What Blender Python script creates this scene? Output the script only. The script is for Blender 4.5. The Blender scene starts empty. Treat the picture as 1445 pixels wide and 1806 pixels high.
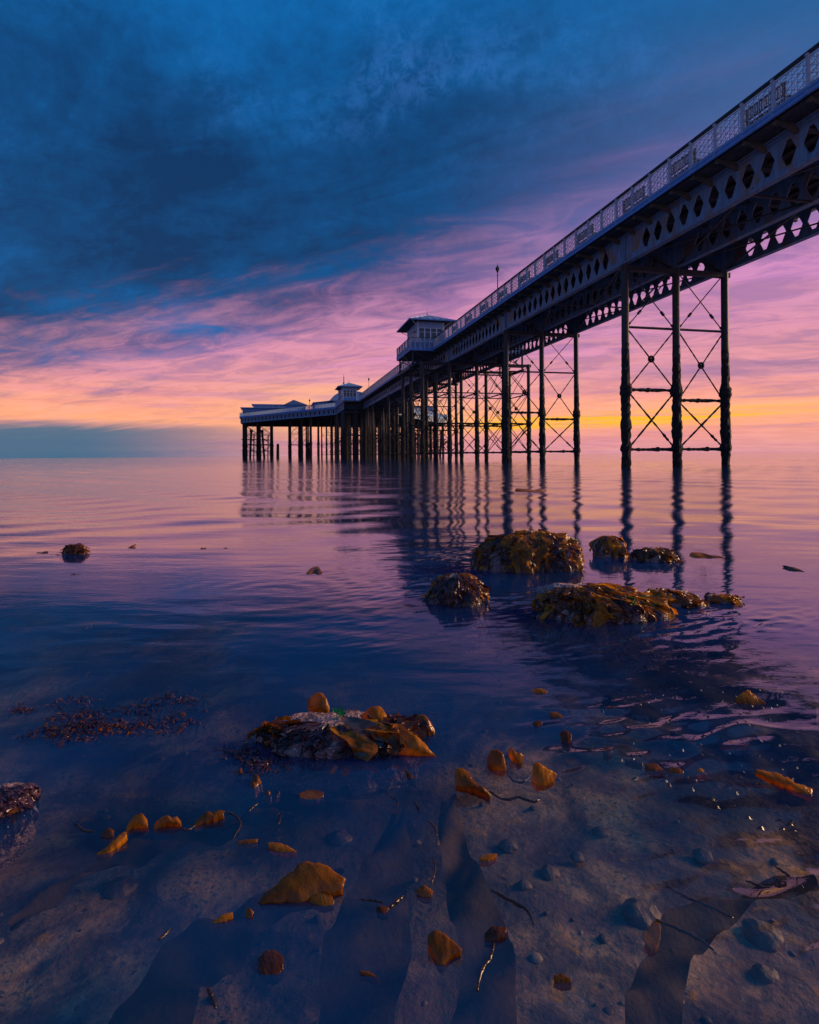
import bpy, math, random
import numpy as np
from mathutils import Vector, Matrix, Euler
random.seed(7)
SC = bpy.context.scene
COL = SC.collection
R = math.radians

# ------------------------------------------------------------------ camera
EYE = 0.72
FPX = 1000.0
TILT = 0.0072
cam_d = bpy.data.cameras.new('camera')
cam = bpy.data.objects.new('camera', cam_d)
COL.objects.link(cam)
SC.camera = cam
cam_d.sensor_fit = 'HORIZONTAL'
cam_d.sensor_width = 36.0
cam_d.lens = 36.0 * FPX / 1445.0
cam_d.shift_y = -100.5 / 1445.0
cam_d.clip_start = 0.02
cam_d.clip_end = 30000
cam.matrix_world = Matrix.Translation((0, 0, EYE)) @ Matrix.Rotation(TILT, 4, 'Y') @ Matrix.Rotation(R(90), 4, 'X')

# ------------------------------------------------------------------ world
world = bpy.data.worlds.new('World')
SC.world = world
world.use_nodes = True
SUN_AZ, SUN_EL = R(76), R(19)


def lin(r, g, b):
    def f(c):
        c /= 255.0
        return c / 12.92 if c <= .04045 else ((c + .055) / 1.055) ** 2.4
    return (f(r), f(g), f(b), 1.0)


class NT:
    """small helper to write node trees"""
    def __init__(self, tree):
        self.t = tree
        self.n = tree.nodes
        self.l = tree.links

    def put(self, sock, v):
        if isinstance(v, bpy.types.NodeSocket):
            self.l.new(v, sock)
        elif v is not None:
            if sock.type == 'RGBA' and len(v) == 3:
                v = (*v, 1)
            sock.default_value = v

    def math(self, op, a, b=None, c=None, clamp=False):
        n = self.n.new('ShaderNodeMath')
        n.operation = op
        n.use_clamp = clamp
        self.put(n.inputs[0], a)
        if b is not None:
            self.put(n.inputs[1], b)
        if c is not None:
            self.put(n.inputs[2], c)
        return n.outputs[0]

    def mix(self, f, a, b, blend='MIX'):
        n = self.n.new('ShaderNodeMix')
        n.data_type = 'RGBA'
        n.blend_type = blend
        self.put(n.inputs[0], f)
        self.put(n.inputs[6], a)
        self.put(n.inputs[7], b)
        return n.outputs[2]

    def step(self, v, a, b, lo=0.0, hi=1.0):
        n = self.n.new('ShaderNodeMapRange')
        n.interpolation_type = 'SMOOTHSTEP'
        self.put(n.inputs[0], v)
        for i, x in enumerate((a, b, lo, hi)):
            n.inputs[i + 1].default_value = x
        return n.outputs[0]

    def comb(self, x, y, z):
        n = self.n.new('ShaderNodeCombineXYZ')
        for i, v in enumerate((x, y, z)):
            self.put(n.inputs[i], v)
        return n.outputs[0]

    def sep(self, v):
        n = self.n.new('ShaderNodeSeparateXYZ')
        self.put(n.inputs[0], v)
        return n.outputs

    def noise(self, vec, scale, detail=4, rough=.55, dist=0.0, col=False):
        n = self.n.new('ShaderNodeTexNoise')
        if vec is not None:
            self.put(n.inputs['Vector'], vec)
        n.inputs['Scale'].default_value = scale
        n.inputs['Detail'].default_value = detail
        n.inputs['Roughness'].default_value = rough
        n.inputs['Distortion'].default_value = dist
        return n.outputs['Color' if col else 'Fac']

    def vor(self, vec, scale, feature='F1', out='Distance', rnd=1.0):
        n = self.n.new('ShaderNodeTexVoronoi')
        n.feature = feature
        if vec is not None:
            self.put(n.inputs['Vector'], vec)
        n.inputs['Scale'].default_value = scale
        n.inputs['Randomness'].default_value = rnd
        return n.outputs[out]

    def ramp(self, f, stops, interp='LINEAR'):
        n = self.n.new('ShaderNodeValToRGB')
        n.color_ramp.interpolation = interp
        el = n.color_ramp.elements
        while len(el) < len(stops):
            el.new(0.5)
        for e, (p, c) in zip(el, stops):
            e.position = p
            e.color = c if len(c) == 4 else (*c, 1)
        self.put(n.inputs[0], f)
        return n.outputs[0]

    def mapping(self, vec, scale=(1, 1, 1), loc=(0, 0, 0), rot=(0, 0, 0)):
        n = self.n.new('ShaderNodeMapping')
        self.put(n.inputs[0], vec)
        n.inputs['Scale'].default_value = scale
        n.inputs['Location'].default_value = loc
        n.inputs['Rotation'].default_value = rot
        return n.outputs[0]

    def bump(self, h, strength, dist, normal=None):
        n = self.n.new('ShaderNodeBump')
        t_ = n.inputs['Strength']
        self.put(t_, strength)
        n.inputs['Distance'].default_value = dist
        self.put(n.inputs['Height'], h)
        if normal is not None:
            self.put(n.inputs['Normal'], normal)
        return n.outputs[0]


def build_world():
    w = NT(world.node_tree)
    for n in list(w.n):
        w.n.remove(n)
    out = w.n.new('ShaderNodeOutputWorld')
    tc = w.n.new('ShaderNodeTexCoord').outputs['Generated']
    x, y, z = w.sep(tc)
    h = w.math('SQRT', w.math('ADD', w.math('ADD', w.math('MULTIPLY', x, x), w.math('MULTIPLY', y, y)), 1e-5))
    el = w.math('DIVIDE', w.math('MAXIMUM', z, -0.02), h)
    az = w.math('DIVIDE', x, h)
    front = w.math('DIVIDE', y, h)
    # cloud layer seen in perspective: project the direction on a high plane
    zz = w.math('ADD', w.math('MAXIMUM', z, 0.0), 0.10)
    px, py = w.math('DIVIDE', x, zz), w.math('DIVIDE', y, zz)
    al = w.math('ADD', w.math('MULTIPLY', px, -.90), w.math('MULTIPLY', py, .43))
    cr = w.math('ADD', w.math('MULTIPLY', px, .43), w.math('MULTIPLY', py, .90))
    pv = w.comb(w.math('MULTIPLY', al, .16), w.math('MULTIPLY', cr, .62), 3.1)
    pvb = w.comb(w.math('MULTIPLY', al, .55), w.math('MULTIPLY', cr, .8), 7.3)
    n1 = w.noise(pv, 1.1, 7, .56, .5)
    n2 = w.noise(pv, 3.3, 8, .62, .7)
    n3 = w.noise(pvb, .9, 6, .58, .5)
    n4 = w.noise(pvb, 2.7, 7, .6, .3)
    c1 = w.math('SUBTRACT', n1, .5)
    c2 = w.math('SUBTRACT', n2, .5)
    c3 = w.math('SUBTRACT', n3, .5)
    c4 = w.math('SUBTRACT', n4, .5)
    warp = w.math('ADD', w.math('MULTIPLY', c1, w.math('MULTIPLY_ADD', el, .35, .015)), w.math('MULTIPLY', c2, w.math('MULTIPLY_ADD', el, .12, .015)))
    elw = w.math('ADD', el, warp)
    e = w.math('MULTIPLY', elw, 1 / 1.6, clamp=True)
    st = [(0.0, (205, 140, 150)), (.03, (224, 142, 136)), (.062, (250, 165, 118)), (.095, (234, 148, 135)), (.14, (214, 138, 152)),
          (.20, (202, 132, 162)), (.29, (176, 118, 166)), (.40, (136, 108, 164)), (.50, (84, 104, 160)), (.62, (44, 104, 164)), (.85, (16, 98, 162)), (1.2, (6, 74, 140)), (1.6, (5, 58, 118))]
    base = w.ramp(e, [(p / 1.6, lin(*c)) for p, c in st])
    # warm glow low over the pier head
    g = w.math('MULTIPLY', w.step(w.math('ABSOLUTE', w.math('ADD', az, .10)), .32, .0), w.step(w.math('ABSOLUTE', w.math('SUBTRACT', elw, .085)), .085, .0))
    g = w.math('MULTIPLY', g, w.step(front, .2, .7))
    base = w.mix(w.math('MULTIPLY', g, .62), base, lin(255, 188, 112))
    # yellow streak of afterglow
    sy = w.math('SUBTRACT', el, w.math('MULTIPLY_ADD', c1, .012, w.math('MULTIPLY_ADD', az, .016, .0505)))
    str_ = w.math('MULTIPLY', w.step(w.math('ABSOLUTE', sy), .020, .003), w.step(az, .02, .2))
    str_ = w.math('MULTIPLY', str_, w.step(az, .80, .33))
    str_ = w.math('MULTIPLY', str_, w.step(w.noise(w.comb(w.math('MULTIPLY', az, 2.2), w.math('MULTIPLY', el, 60.0), 4.7), 2.0, 5, .6, .5), .38, .60, .1, 1.0))
    str_ = w.math('MULTIPLY', str_, w.step(front, .2, .7))
    base = w.mix(w.math('MULTIPLY', str_, 1.5, clamp=True), base, lin(255, 180, 10))
    # faint horizontal bars in the afterglow
    bars = w.noise(w.comb(w.math('MULTIPLY', az, 1.3), w.math('MULTIPLY', el, 26.0), 1.7), 2.4, 5, .6, .6)
    bm = w.math('MULTIPLY', w.step(bars, .48, .70), w.step(el, .34, .12))
    base = w.mix(w.math('MULTIPLY', bm, .5), base, lin(168, 116, 158))
    bm2 = w.math('MULTIPLY', w.step(bars, .50, .32), w.step(el, .20, .06))
    base = w.mix(w.math('MULTIPLY', bm2, .22), base, lin(255, 190, 140))
    # purple shreds at the right
    sr = w.math('MULTIPLY', w.math('MULTIPLY', w.step(az, .1, .5), w.step(n3, .48, .66)), w.step(el, .06, .14))
    base = w.mix(w.math('MULTIPLY', sr, .55), base, lin(104, 88, 146))
    pinkc = w.math('MULTIPLY', w.math('MULTIPLY', w.step(n2, .5, .68), w.step(el, .10, .2)), w.step(el, .70, .35))
    base = w.mix(w.math('MULTIPLY', pinkc, .50), base, lin(206, 132, 190))
    # the big dark blue cloud deck with a slanting lower edge
    s = w.math('SUBTRACT', el, w.math('MULTIPLY', az, .265))
    n5 = w.noise(w.comb(w.math('MULTIPLY', al, .8), w.math('MULTIPLY', cr, 1.5), 2.2), 3.4, 8, .66, .8)
    n6 = w.noise(tc, 46.0, 6, .7, .4)
    sw = w.math('ADD', w.math('ADD', s, w.math('MULTIPLY', c1, .20)), w.math('ADD', w.math('MULTIPLY', c2, .24), w.math('MULTIPLY', c4, .10)))
    sw = w.math('ADD', sw, w.math('ADD', w.math('MULTIPLY', w.math('SUBTRACT', n5, .5), .12), w.math('MULTIPLY', w.math('SUBTRACT', n6, .5), .05)))
    m = w.step(sw, .205, .40)
    mright = w.step(az, .62, .0, .45, 1.0)
    m = w.math('MULTIPLY', m, mright)
    tone = w.math('ADD', w.math('MULTIPLY', c3, 1.5), w.math('ADD', w.math('MULTIPLY', c4, .7), w.step(s, .36, .95, .16, .66)))
    tone = w.math('ADD', tone, w.math('ADD', w.math('MULTIPLY', c1, .8), w.math('ADD', w.math('MULTIPLY', w.math('SUBTRACT', n5, .5), .75), w.math('MULTIPLY', w.math('SUBTRACT', n6, .5), .35))))
    dark = w.ramp(tone, [(0.0, lin(0, 46, 92)), (.3, lin(0, 66, 120)), (.62, lin(1, 90, 156)), (1.0, lin(14, 116, 186))])
    lil = w.math('MULTIPLY', w.math('MULTIPLY', w.step(n4, .52, .70), w.step(n6, .40, .62)), w.step(el, .45, .7))
    dark = w.mix(w.math('MULTIPLY', lil, .32), dark, lin(60, 110, 186))
    base = w.mix(w.math('MULTIPLY', w.math('MULTIPLY', w.step(n5, .42, .66), w.step(el, .05, .2, .12, .38)), w.step(el, .62, .42)), base, lin(96, 84, 150))
    base = w.mix(w.math('MULTIPLY', w.step(n5, .54, .36), w.step(el, .5, .2, 0, .20)), base, lin(236, 160, 186))
    # grey blue bank at the left horizon
    bk = w.math('MULTIPLY', w.step(az, -.10, -.52), w.step(w.math('ADD', el, w.math('MULTIPLY', c2, .03)), .062, .040))
    base = w.mix(w.math('MULTIPLY', bk, .94), base, lin(44, 100, 130))
    sky = w.mix(m, base, dark)
    # behind the view: blue dusk, low band made mauve to warm-light rocks and kelp
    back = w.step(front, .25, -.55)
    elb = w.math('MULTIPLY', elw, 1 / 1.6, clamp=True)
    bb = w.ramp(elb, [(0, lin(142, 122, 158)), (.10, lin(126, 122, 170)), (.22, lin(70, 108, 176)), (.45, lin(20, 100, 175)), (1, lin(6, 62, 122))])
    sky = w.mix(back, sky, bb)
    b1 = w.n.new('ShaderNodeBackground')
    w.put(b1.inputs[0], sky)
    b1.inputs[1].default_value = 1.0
    nish = w.n.new('ShaderNodeTexSky')
    nish.sky_type = 'NISHITA'
    nish.sun_disc = False
    nish.sun_elevation = R(1.5)
    nish.sun_rotation = SUN_AZ
    b2 = w.n.new('ShaderNodeBackground')
    w.put(b2.inputs[0], nish.outputs[0])
    b2.inputs[1].default_value = 0.015
    ad = w.n.new('ShaderNodeAddShader')
    w.l.new(b1.outputs[0], ad.inputs[0])
    w.l.new(b2.outputs[0], ad.inputs[1])
    w.l.new(ad.outputs[0], out.inputs[0])


build_world()

# ------------------------------------------------------------------ sun (soft, low, after-sunset glow)
sd = bpy.data.lights.new('sun', 'SUN')
sd.energy = 4.3
sd.angle = R(26)
sd.color = (1.0, .64, .36)
so = bpy.data.objects.new('sun', sd)
COL.objects.link(so)
so.rotation_euler = Vector((math.sin(SUN_AZ) * math.cos(SUN_EL), math.cos(SUN_AZ) * math.cos(SUN_EL), math.sin(SUN_EL))).to_track_quat('Z', 'Y').to_euler()
so.location = (200, 120, 80)

vs = SC.view_settings
vs.view_transform = 'Standard'
vs.look = 'None'
vs.exposure = 0.18
vs.gamma = 1.0
vs.use_curve_mapping = False
SC.cycles.max_bounces = 7
SC.cycles.transparent_max_bounces = 10
SC.cycles.glossy_bounces = 4
SC.cycles.diffuse_bounces = 3
SC.cycles.caustics_reflective = False
SC.cycles.caustics_refractive = False
SC.cycles.use_denoising = True


# ------------------------------------------------------------------ numpy noise
_rng = np.random.RandomState(11)
_perm = np.concatenate([_rng.permutation(256)] * 3)
_g2 = np.array([(math.cos(a), math.sin(a)) for a in np.linspace(0, 2 * math.pi, 16, endpoint=False)])
_g3 = _rng.normal(size=(64, 3))
_g3 /= np.linalg.norm(_g3, axis=1)[:, None]


def pn2(x, y):
    x = np.asarray(x, float); y = np.asarray(y, float)
    xi = np.floor(x).astype(np.int64); yi = np.floor(y).astype(np.int64)
    xf, yf = x - xi, y - yi
    u = xf ** 3 * (xf * (xf * 6 - 15) + 10); v = yf ** 3 * (yf * (yf * 6 - 15) + 10)
    def g(ix, iy, dx, dy):
        k = _perm[_perm[ix & 255] + (iy & 255)] & 15
        return _g2[k, 0] * dx + _g2[k, 1] * dy
    a = g(xi, yi, xf, yf); b = g(xi + 1, yi, xf - 1, yf)
    c = g(xi, yi + 1, xf, yf - 1); d = g(xi + 1, yi + 1, xf - 1, yf - 1)
    return (a + u * (b - a)) * (1 - v) + (c + u * (d - c)) * v


def pn3(p):
    pi = np.floor(p).astype(np.int64); f = p - pi
    w = f ** 3 * (f * (f * 6 - 15) + 10)
    r = 0
    for i in (0, 1):
        for j in (0, 1):
            for k in (0, 1):
                h = _perm[_perm[_perm[(pi[:, 0] + i) & 255] + ((pi[:, 1] + j) & 255)] + ((pi[:, 2] + k) & 255)] & 63
                gv = _g3[h]
                d = gv[:, 0] * (f[:, 0] - i) + gv[:, 1] * (f[:, 1] - j) + gv[:, 2] * (f[:, 2] - k)
                ww = (w[:, 0] if i else 1 - w[:, 0]) * (w[:, 1] if j else 1 - w[:, 1]) * (w[:, 2] if k else 1 - w[:, 2])
                r = r + ww * d
    return r


def fbm3(p, octv=4, rough=.5):
    r = 0; a = 1.0
    for o in range(octv):
        r = r + a * pn3(p * (2 ** o) + 17.3 * o)
        a *= rough
    return r


def fbm2(x, y, octv=4, rough=.5):
    r = 0; a = 1.0
    for o in range(octv):
        r = r + a * pn2(x * 2 ** o + 11.7 * o, y * 2 ** o + 5.3 * o)
        a *= rough
    return r


def sm(v, a, b):
    t = np.clip((np.asarray(v, float) - a) / (b - a), 0, 1)
    return t * t * (3 - 2 * t)


# ------------------------------------------------------------------ helpers
def W(px, py, z=0.0):
    """point on the plane z seen at pixel px, py of the 1445 x 1806 photograph"""
    a, b = (px - 722.5) / FPX, (802.5 - py) / FPX
    u, v = a + TILT * b, b - TILT * a
    Y = (z - EYE) / v
    return Vector((u * Y, Y, z))


def tag(o, label=None, cat=None, group=None, kind=None):
    if label: o['label'] = label
    if cat: o['category'] = cat
    if group: o['group'] = group
    if kind: o['kind'] = kind
    return o


def empty(name, loc=(0, 0, 0), rz=0.0, parent=None):
    o = bpy.data.objects.new(name, None)
    COL.objects.link(o)
    o.location = loc
    o.rotation_euler = (0, 0, rz)
    o.empty_display_size = .1
    if parent: o.parent = parent
    return o


def link(name, me, parent=None, loc=(0, 0, 0), rot=(0, 0, 0), scale=(1, 1, 1)):
    o = bpy.data.objects.new(name, me)
    COL.objects.link(o)
    o.location = loc; o.rotation_euler = rot; o.scale = scale
    if parent: o.parent = parent
    return o


def copy_tree(o, parent=None):
    c = o.copy(); COL.objects.link(c)
    c.parent = parent
    for ch in list(o.children):
        copy_tree(ch, c)
    return c


class MB:
    def __init__(self):
        self.v = []; self.f = []

    def add(self, vs, fs):
        n = len(self.v)
        self.v.extend([tuple(p) for p in vs])
        self.f.extend([tuple(i + n for i in f) for f in fs])
        return self

    def box(self, x0, x1, y0, y1, z0, z1):
        v = [(x, y, z) for z in (z0, z1) for y in (y0, y1) for x in (x0, x1)]
        return self.add(v, [(0, 2, 3, 1), (4, 5, 7, 6), (0, 1, 5, 4), (2, 6, 7, 3), (0, 4, 6, 2), (1, 3, 7, 5)])

    def bar(self, a, b, w, h=None, up=(0, 0, 1)):
        h = h or w
        a, b = Vector(a), Vector(b)
        d = (b - a).normalized()
        s = d.cross(Vector(up))
        if s.length < 1e-3: s = d.cross(Vector((1, 0, 0)))
        s.normalize(); t = s.cross(d)
        v = []
        for p in (a, b):
            for i, j in ((-1, -1), (1, -1), (1, 1), (-1, 1)):
                v.append(p + s * (w / 2 * i) + t * (h / 2 * j))
        return self.add(v, [(0, 1, 2, 3), (4, 7, 6, 5), (0, 4, 5, 1), (1, 5, 6, 2), (2, 6, 7, 3), (3, 7, 4, 0)])

    def tube(self, pts, rad, n=8, cap=True):
        pts = [Vector(p) for p in pts]
        if not hasattr(rad, '__len__'): rad = [rad] * len(pts)
        base = len(self.v)
        prev = None
        for i, p in enumerate(pts):
            d = (pts[min(i + 1, len(pts) - 1)] - pts[max(i - 1, 0)]).normalized()
            s = d.cross(Vector((0, 0, 1)) if abs(d.z) < .9 else Vector((1, 0, 0))).normalized()
            if prev is not None:
                s = (prev - d * prev.dot(d)).normalized()
            prev = s
            t = d.cross(s)
            for k in range(n):
                a = 2 * math.pi * k / n
                self.v.append(tuple(p + (s * math.cos(a) + t * math.sin(a)) * rad[i]))
        for i in range(len(pts) - 1):
            for k in range(n):
                a = base + i * n + k; b = base + i * n + (k + 1) % n
                self.f.append((a, b, b + n, a + n))
        if cap:
            self.f.append(tuple(base + k for k in reversed(range(n))))
            e = base + (len(pts) - 1) * n
            self.f.append(tuple(e + k for k in range(n)))
        return self

    def lathe(self, prof, n=12, c=(0, 0)):
        """profile of (radius, z)"""
        base = len(self.v)
        for r, z in prof:
            for k in range(n):
                a = 2 * math.pi * k / n
                self.v.append((c[0] + r * math.cos(a), c[1] + r * math.sin(a), z))
        for i in range(len(prof) - 1):
            for k in range(n):
                a = base + i * n + k; b = base + i * n + (k + 1) % n
                self.f.append((a, b, b + n, a + n))
        self.f.append(tuple(base + k for k in reversed(range(n))))
        e = base + (len(prof) - 1) * n
        self.f.append(tuple(e + k for k in range(n)))
        return self

    def mesh(self, name, mat, smooth=False):
        me = bpy.data.meshes.new(name)
        me.from_pydata(self.v, [], self.f)
        me.update()
        if mat: me.materials.append(mat)
        if smooth:
            me.polygons.foreach_set('use_smooth', [True] * len(me.polygons))
        return me

    def build(self, name, mat, parent=None, smooth=False, **k):
        return link(name, self.mesh(name, mat, smooth), parent, **k)


def grid_mesh(name, V, nu, nv, mat, smooth=True, uvs=False):
    """V: (nu*nv,3) row-major with nv fastest"""
    me = bpy.data.meshes.new(name)
    i, j = np.meshgrid(np.arange(nu - 1), np.arange(nv - 1), indexing='ij')
    a = (i * nv + j).ravel()
    F = np.stack([a, a + 1, a + nv + 1, a + nv], 1)
    me.vertices.add(len(V)); me.vertices.foreach_set('co', V.astype(np.float32).ravel())
    me.loops.add(F.size); me.loops.foreach_set('vertex_index', F.ravel().astype(np.int32))
    me.polygons.add(len(F)); me.polygons.foreach_set('loop_start', (np.arange(len(F)) * 4).astype(np.int32))
    me.polygons.foreach_set('use_smooth', np.full(len(F), smooth))
    me.update(calc_edges=True); me.validate()
    if mat: me.materials.append(mat)
    return me


# ------------------------------------------------------------------ materials
def new_mat(name):
    m = bpy.data.materials.new(name)
    m.use_nodes = True
    t = NT(m.node_tree)
    for n in list(t.n): t.n.remove(n)
    out = t.n.new('ShaderNodeOutputMaterial')
    return m, t, out


def principled(t, out, color, rough, bump=None, metallic=0.0, spec=.5, coat=0.0):
    p = t.n.new('ShaderNodeBsdfPrincipled')
    t.put(p.inputs['Base Color'], color)
    t.put(p.inputs['Roughness'], rough)
    p.inputs['Metallic'].default_value = metallic
    p.inputs['Specular IOR Level'].default_value = spec
    if coat:
        p.inputs['Coat Weight'].default_value = coat
        p.inputs['Coat Roughness'].default_value = .12
    if bump is not None: t.put(p.inputs['Normal'], bump)
    if out is not None: t.l.new(p.outputs[0], out.inputs[0])
    return p


def mat_paint(name, base, rust=.35, dirt=.5, rust_scale=1.3):
    m, t, out = new_mat(name)
    tc = t.n.new('ShaderNodeTexCoord').outputs['Object']
    n1 = t.noise(tc, rust_scale, 6, .65)
    n2 = t.noise(t.mapping(tc, (3, 3, .6)), 2.0, 5, .6)
    n3 = t.noise(tc, 22, 4, .6)
    c = t.mix(t.step(n2, .35, .7, 0, dirt), base, tuple(x * .45 for x in base[:3]))
    c = t.mix(t.math('MULTIPLY', t.step(n1, .50, .66), rust), c, (.20, .10, .035))
    c = t.mix(t.math('MULTIPLY', t.step(n3, .62, .74), .35 * rust), c, (.10, .04, .015))
    principled(t, out, c, t.step(n2, .3, .7, .42, .7), t.bump(n3, .25, .01))
    return m


def mat_dark(name, a, b, scale=6, rough=.75, bd=.03, bs=.6):
    m, t, out = new_mat(name)
    tc = t.n.new('ShaderNodeTexCoord').outputs['Object']
    n1 = t.noise(tc, scale, 6, .65)
    n2 = t.noise(tc, scale * 4, 4, .6)
    v = t.vor(tc, scale * 3)
    c = t.mix(t.step(n1, .35, .65), a, b)
    c = t.mix(t.math('MULTIPLY', t.step(n2, .55, .7), .5), c, tuple(x * 1.7 for x in b[:3]))
    principled(t, out, c, rough, t.bump(t.math('ADD', n2, v), bs, bd))
    return m


M_GIRD = mat_paint('girder_paint', (.12, .215, .34), .8, .65, .8)
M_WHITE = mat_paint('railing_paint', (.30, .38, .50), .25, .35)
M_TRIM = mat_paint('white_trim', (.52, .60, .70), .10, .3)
M_FASC = mat_paint('fascia_paint', (.09, .25, .56), .12, .4)
M_BLUE = mat_paint('blue_paint', (.08, .26, .58), .10, .4)
M_PALE = mat_paint('pale_blue_paint', (.26, .42, .66), .10, .35)
M_ROOF = mat_paint('roof_paint', (.15, .26, .44), .15, .5)
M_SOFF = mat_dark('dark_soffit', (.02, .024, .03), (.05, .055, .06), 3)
M_IRON = mat_dark('column_iron', (.009, .010, .013), (.022, .022, .025), 5, .6, .01, .4)
M_CRUST = mat_dark('mussel_crust', (.006, .006, .008), (.028, .024, .02), 9, .8, .05, 1.0)
M_RAILD = mat_dark('handrail_dark', (.016, .02, .03), (.03, .035, .05), 5, .5, .005, .3)
M_BENCH = mat_dark('bench_dark', (.012, .013, .016), (.03, .03, .032), 5, .6, .005, .3)
M_PLANK = mat_dark('deck_plank', (.03, .027, .025), (.07, .06, .05), 3, .85, .01, .5)
M_TIMB = mat_dark('timber_pile', (.012, .010, .009), (.04, .03, .022), 4, .85, .05, .8)
M_BRACK = mat_paint('bracket_paint', (.07, .08, .06), .5, .6)


def mat_glass():
    m, t, out = new_mat('window_glass')
    tc = t.n.new('ShaderNodeTexCoord').outputs['Object']
    principled(t, out, t.mix(t.noise(tc, 2), (.012, .04, .055), (.03, .08, .10)), .10, None, 0, .5)
    return m


M_GLASS = mat_glass()


def mat_kelp(name, a, b, c3, transl=.45):
    m, t, out = new_mat(name)
    tc = t.n.new('ShaderNodeTexCoord').outputs['Object']
    oi = t.n.new('ShaderNodeObjectInfo').outputs['Random']
    pv = t.n.new('ShaderNodeVectorMath'); pv.operation = 'ADD'
    t.put(pv.inputs[0], tc); t.put(pv.inputs[1], t.comb(t.math('MULTIPLY', oi, 31), t.math('MULTIPLY', oi, 17), 0))
    v = pv.outputs[0]
    n1 = t.noise(v, 14, 5, .6)
    n2 = t.noise(v, 60, 4, .6)
    n3 = t.noise(v, 5, 3, .5)
    c = t.mix(t.step(n1, .36, .62), a, b)
    c = t.mix(t.math('MULTIPLY', t.step(n2, .54, .72), .55), c, c3)
    c = t.mix(t.step(n3, .46, .62, 0, .75), c, c3)
    b_ = t.bump(t.math('ADD', n1, t.math('MULTIPLY', n2, .4)), .5, .012)
    p = principled(t, None, c, .20, b_, 0, .6)
    tr = t.n.new('ShaderNodeBsdfTranslucent')
    t.put(tr.inputs[0], c); t.put(tr.inputs[1], b_)
    mx = t.n.new('ShaderNodeMixShader')
    mx.inputs[0].default_value = transl
    t.l.new(p.outputs[0], mx.inputs[1]); t.l.new(tr.outputs[0], mx.inputs[2])
    t.l.new(mx.outputs[0], out.inputs[0])
    return m


M_KELP = mat_kelp('golden_kelp', (.88, .37, .010), (.62, .22, .006), (.24, .065, .003), .6)
M_KELPB = mat_kelp('brown_kelp', (.46, .14, .007), (.25, .068, .005), (.09, .02, .003))
M_DULSE = mat_kelp('dark_red_weed', (.10, .025, .018), (.06, .015, .016), (.025, .008, .010), .25)
M_GREEN = mat_kelp('green_weed', (.02, .28, .03), (.02, .20, .03), (.01, .08, .01), .4)
M_SUNK = mat_kelp('sunken_kelp', (.15, .085, .045), (.09, .055, .04), (.05, .035, .03), .35)
M_WET = mat_kelp('wet_dark_kelp', (.10, .06, .045), (.05, .035, .03), (.16, .06, .01), .15)
M_WET.node_tree.nodes['Principled BSDF'].inputs['Roughness'].default_value = .16
M_STALK = mat_kelp('kelp_stalk', (.12, .05, .012), (.05, .02, .008), (.02, .01, .006), .1)
M_HAIR = mat_kelp('purple_hair_weed', (.13, .055, .075), (.07, .028, .045), (.025, .012, .018), .2)


def mat_rock():
    m, t, out = new_mat('barnacle_rock')
    tc = t.n.new('ShaderNodeTexCoord').outputs['Object']
    n1 = t.noise(tc, 9, 6, .65, .3)
    n2 = t.noise(tc, 45, 5, .65)
    v = t.vor(tc, 90)
    v2 = t.vor(tc, 190)
    c = t.mix(t.step(n1, .46, .60), (.42, .26, .23), (.07, .04, .038))
    pinkish = t.mix(t.step(v, .15, .5), (.85, .56, .46), (.34, .18, .15))
    c = t.mix(t.math('MULTIPLY', t.step(n2, .42, .58), t.step(n1, .62, .44)), c, pinkish)
    c = t.mix(t.math('MULTIPLY', t.step(n2, .60, .70), .8), c, (.025, .014, .016))
    b = t.bump(t.math('ADD', t.math('MULTIPLY', v, .8), t.math('ADD', n2, t.math('MULTIPLY', v2, .4))), .9, .012)
    principled(t, out, c, t.step(n2, .4, .7, .3, .7), b, 0, .5)
    return m


M_ROCK = mat_rock()


def mat_seabed():
    m, t, out = new_mat('seabed_sand')
    tc = t.n.new('ShaderNodeTexCoord').outputs['Object']
    n0 = t.noise(tc, 1.5, 3, .5, .4)
    n1 = t.noise(tc, 5, 6, .62, .5)
    n2 = t.noise(tc, 24, 6, .65, .3)
    n3 = t.noise(tc, 95, 4, .6)
    v = t.vor(t.mapping(tc, (1, 1, 1)), 34)
    v2 = t.vor(tc, 75)
    c = t.mix(t.step(n1, .38, .62), (.78, .42, .19), (.40, .25, .16))
    c = t.mix(t.step(n2, .50, .66, 0, .7), c, (.62, .30, .08))
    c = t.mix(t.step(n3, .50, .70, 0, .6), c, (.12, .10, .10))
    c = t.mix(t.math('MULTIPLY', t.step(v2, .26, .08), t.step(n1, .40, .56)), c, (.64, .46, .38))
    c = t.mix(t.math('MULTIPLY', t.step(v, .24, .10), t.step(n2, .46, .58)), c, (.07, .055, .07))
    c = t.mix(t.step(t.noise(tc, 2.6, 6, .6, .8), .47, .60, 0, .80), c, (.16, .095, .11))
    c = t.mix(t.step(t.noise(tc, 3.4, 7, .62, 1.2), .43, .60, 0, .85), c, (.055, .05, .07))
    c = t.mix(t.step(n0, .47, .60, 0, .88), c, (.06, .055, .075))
    c = t.mix(t.math('MULTIPLY', t.step(n2, .60, .70), t.step(n1, .44, .54)), c, (.62, .27, .05))
    c = t.mix(t.math('MULTIPLY', t.step(n3, .55, .66), t.step(n1, .56, .46)), c, (.10, .14, .11))
    b = t.bump(t.math('ADD', t.math('MULTIPLY', n2, 1.2), t.math('ADD', t.math('MULTIPLY', n3, .3), t.math('MULTIPLY', v, .4))), .55, .012)
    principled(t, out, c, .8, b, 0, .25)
    return m


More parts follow.
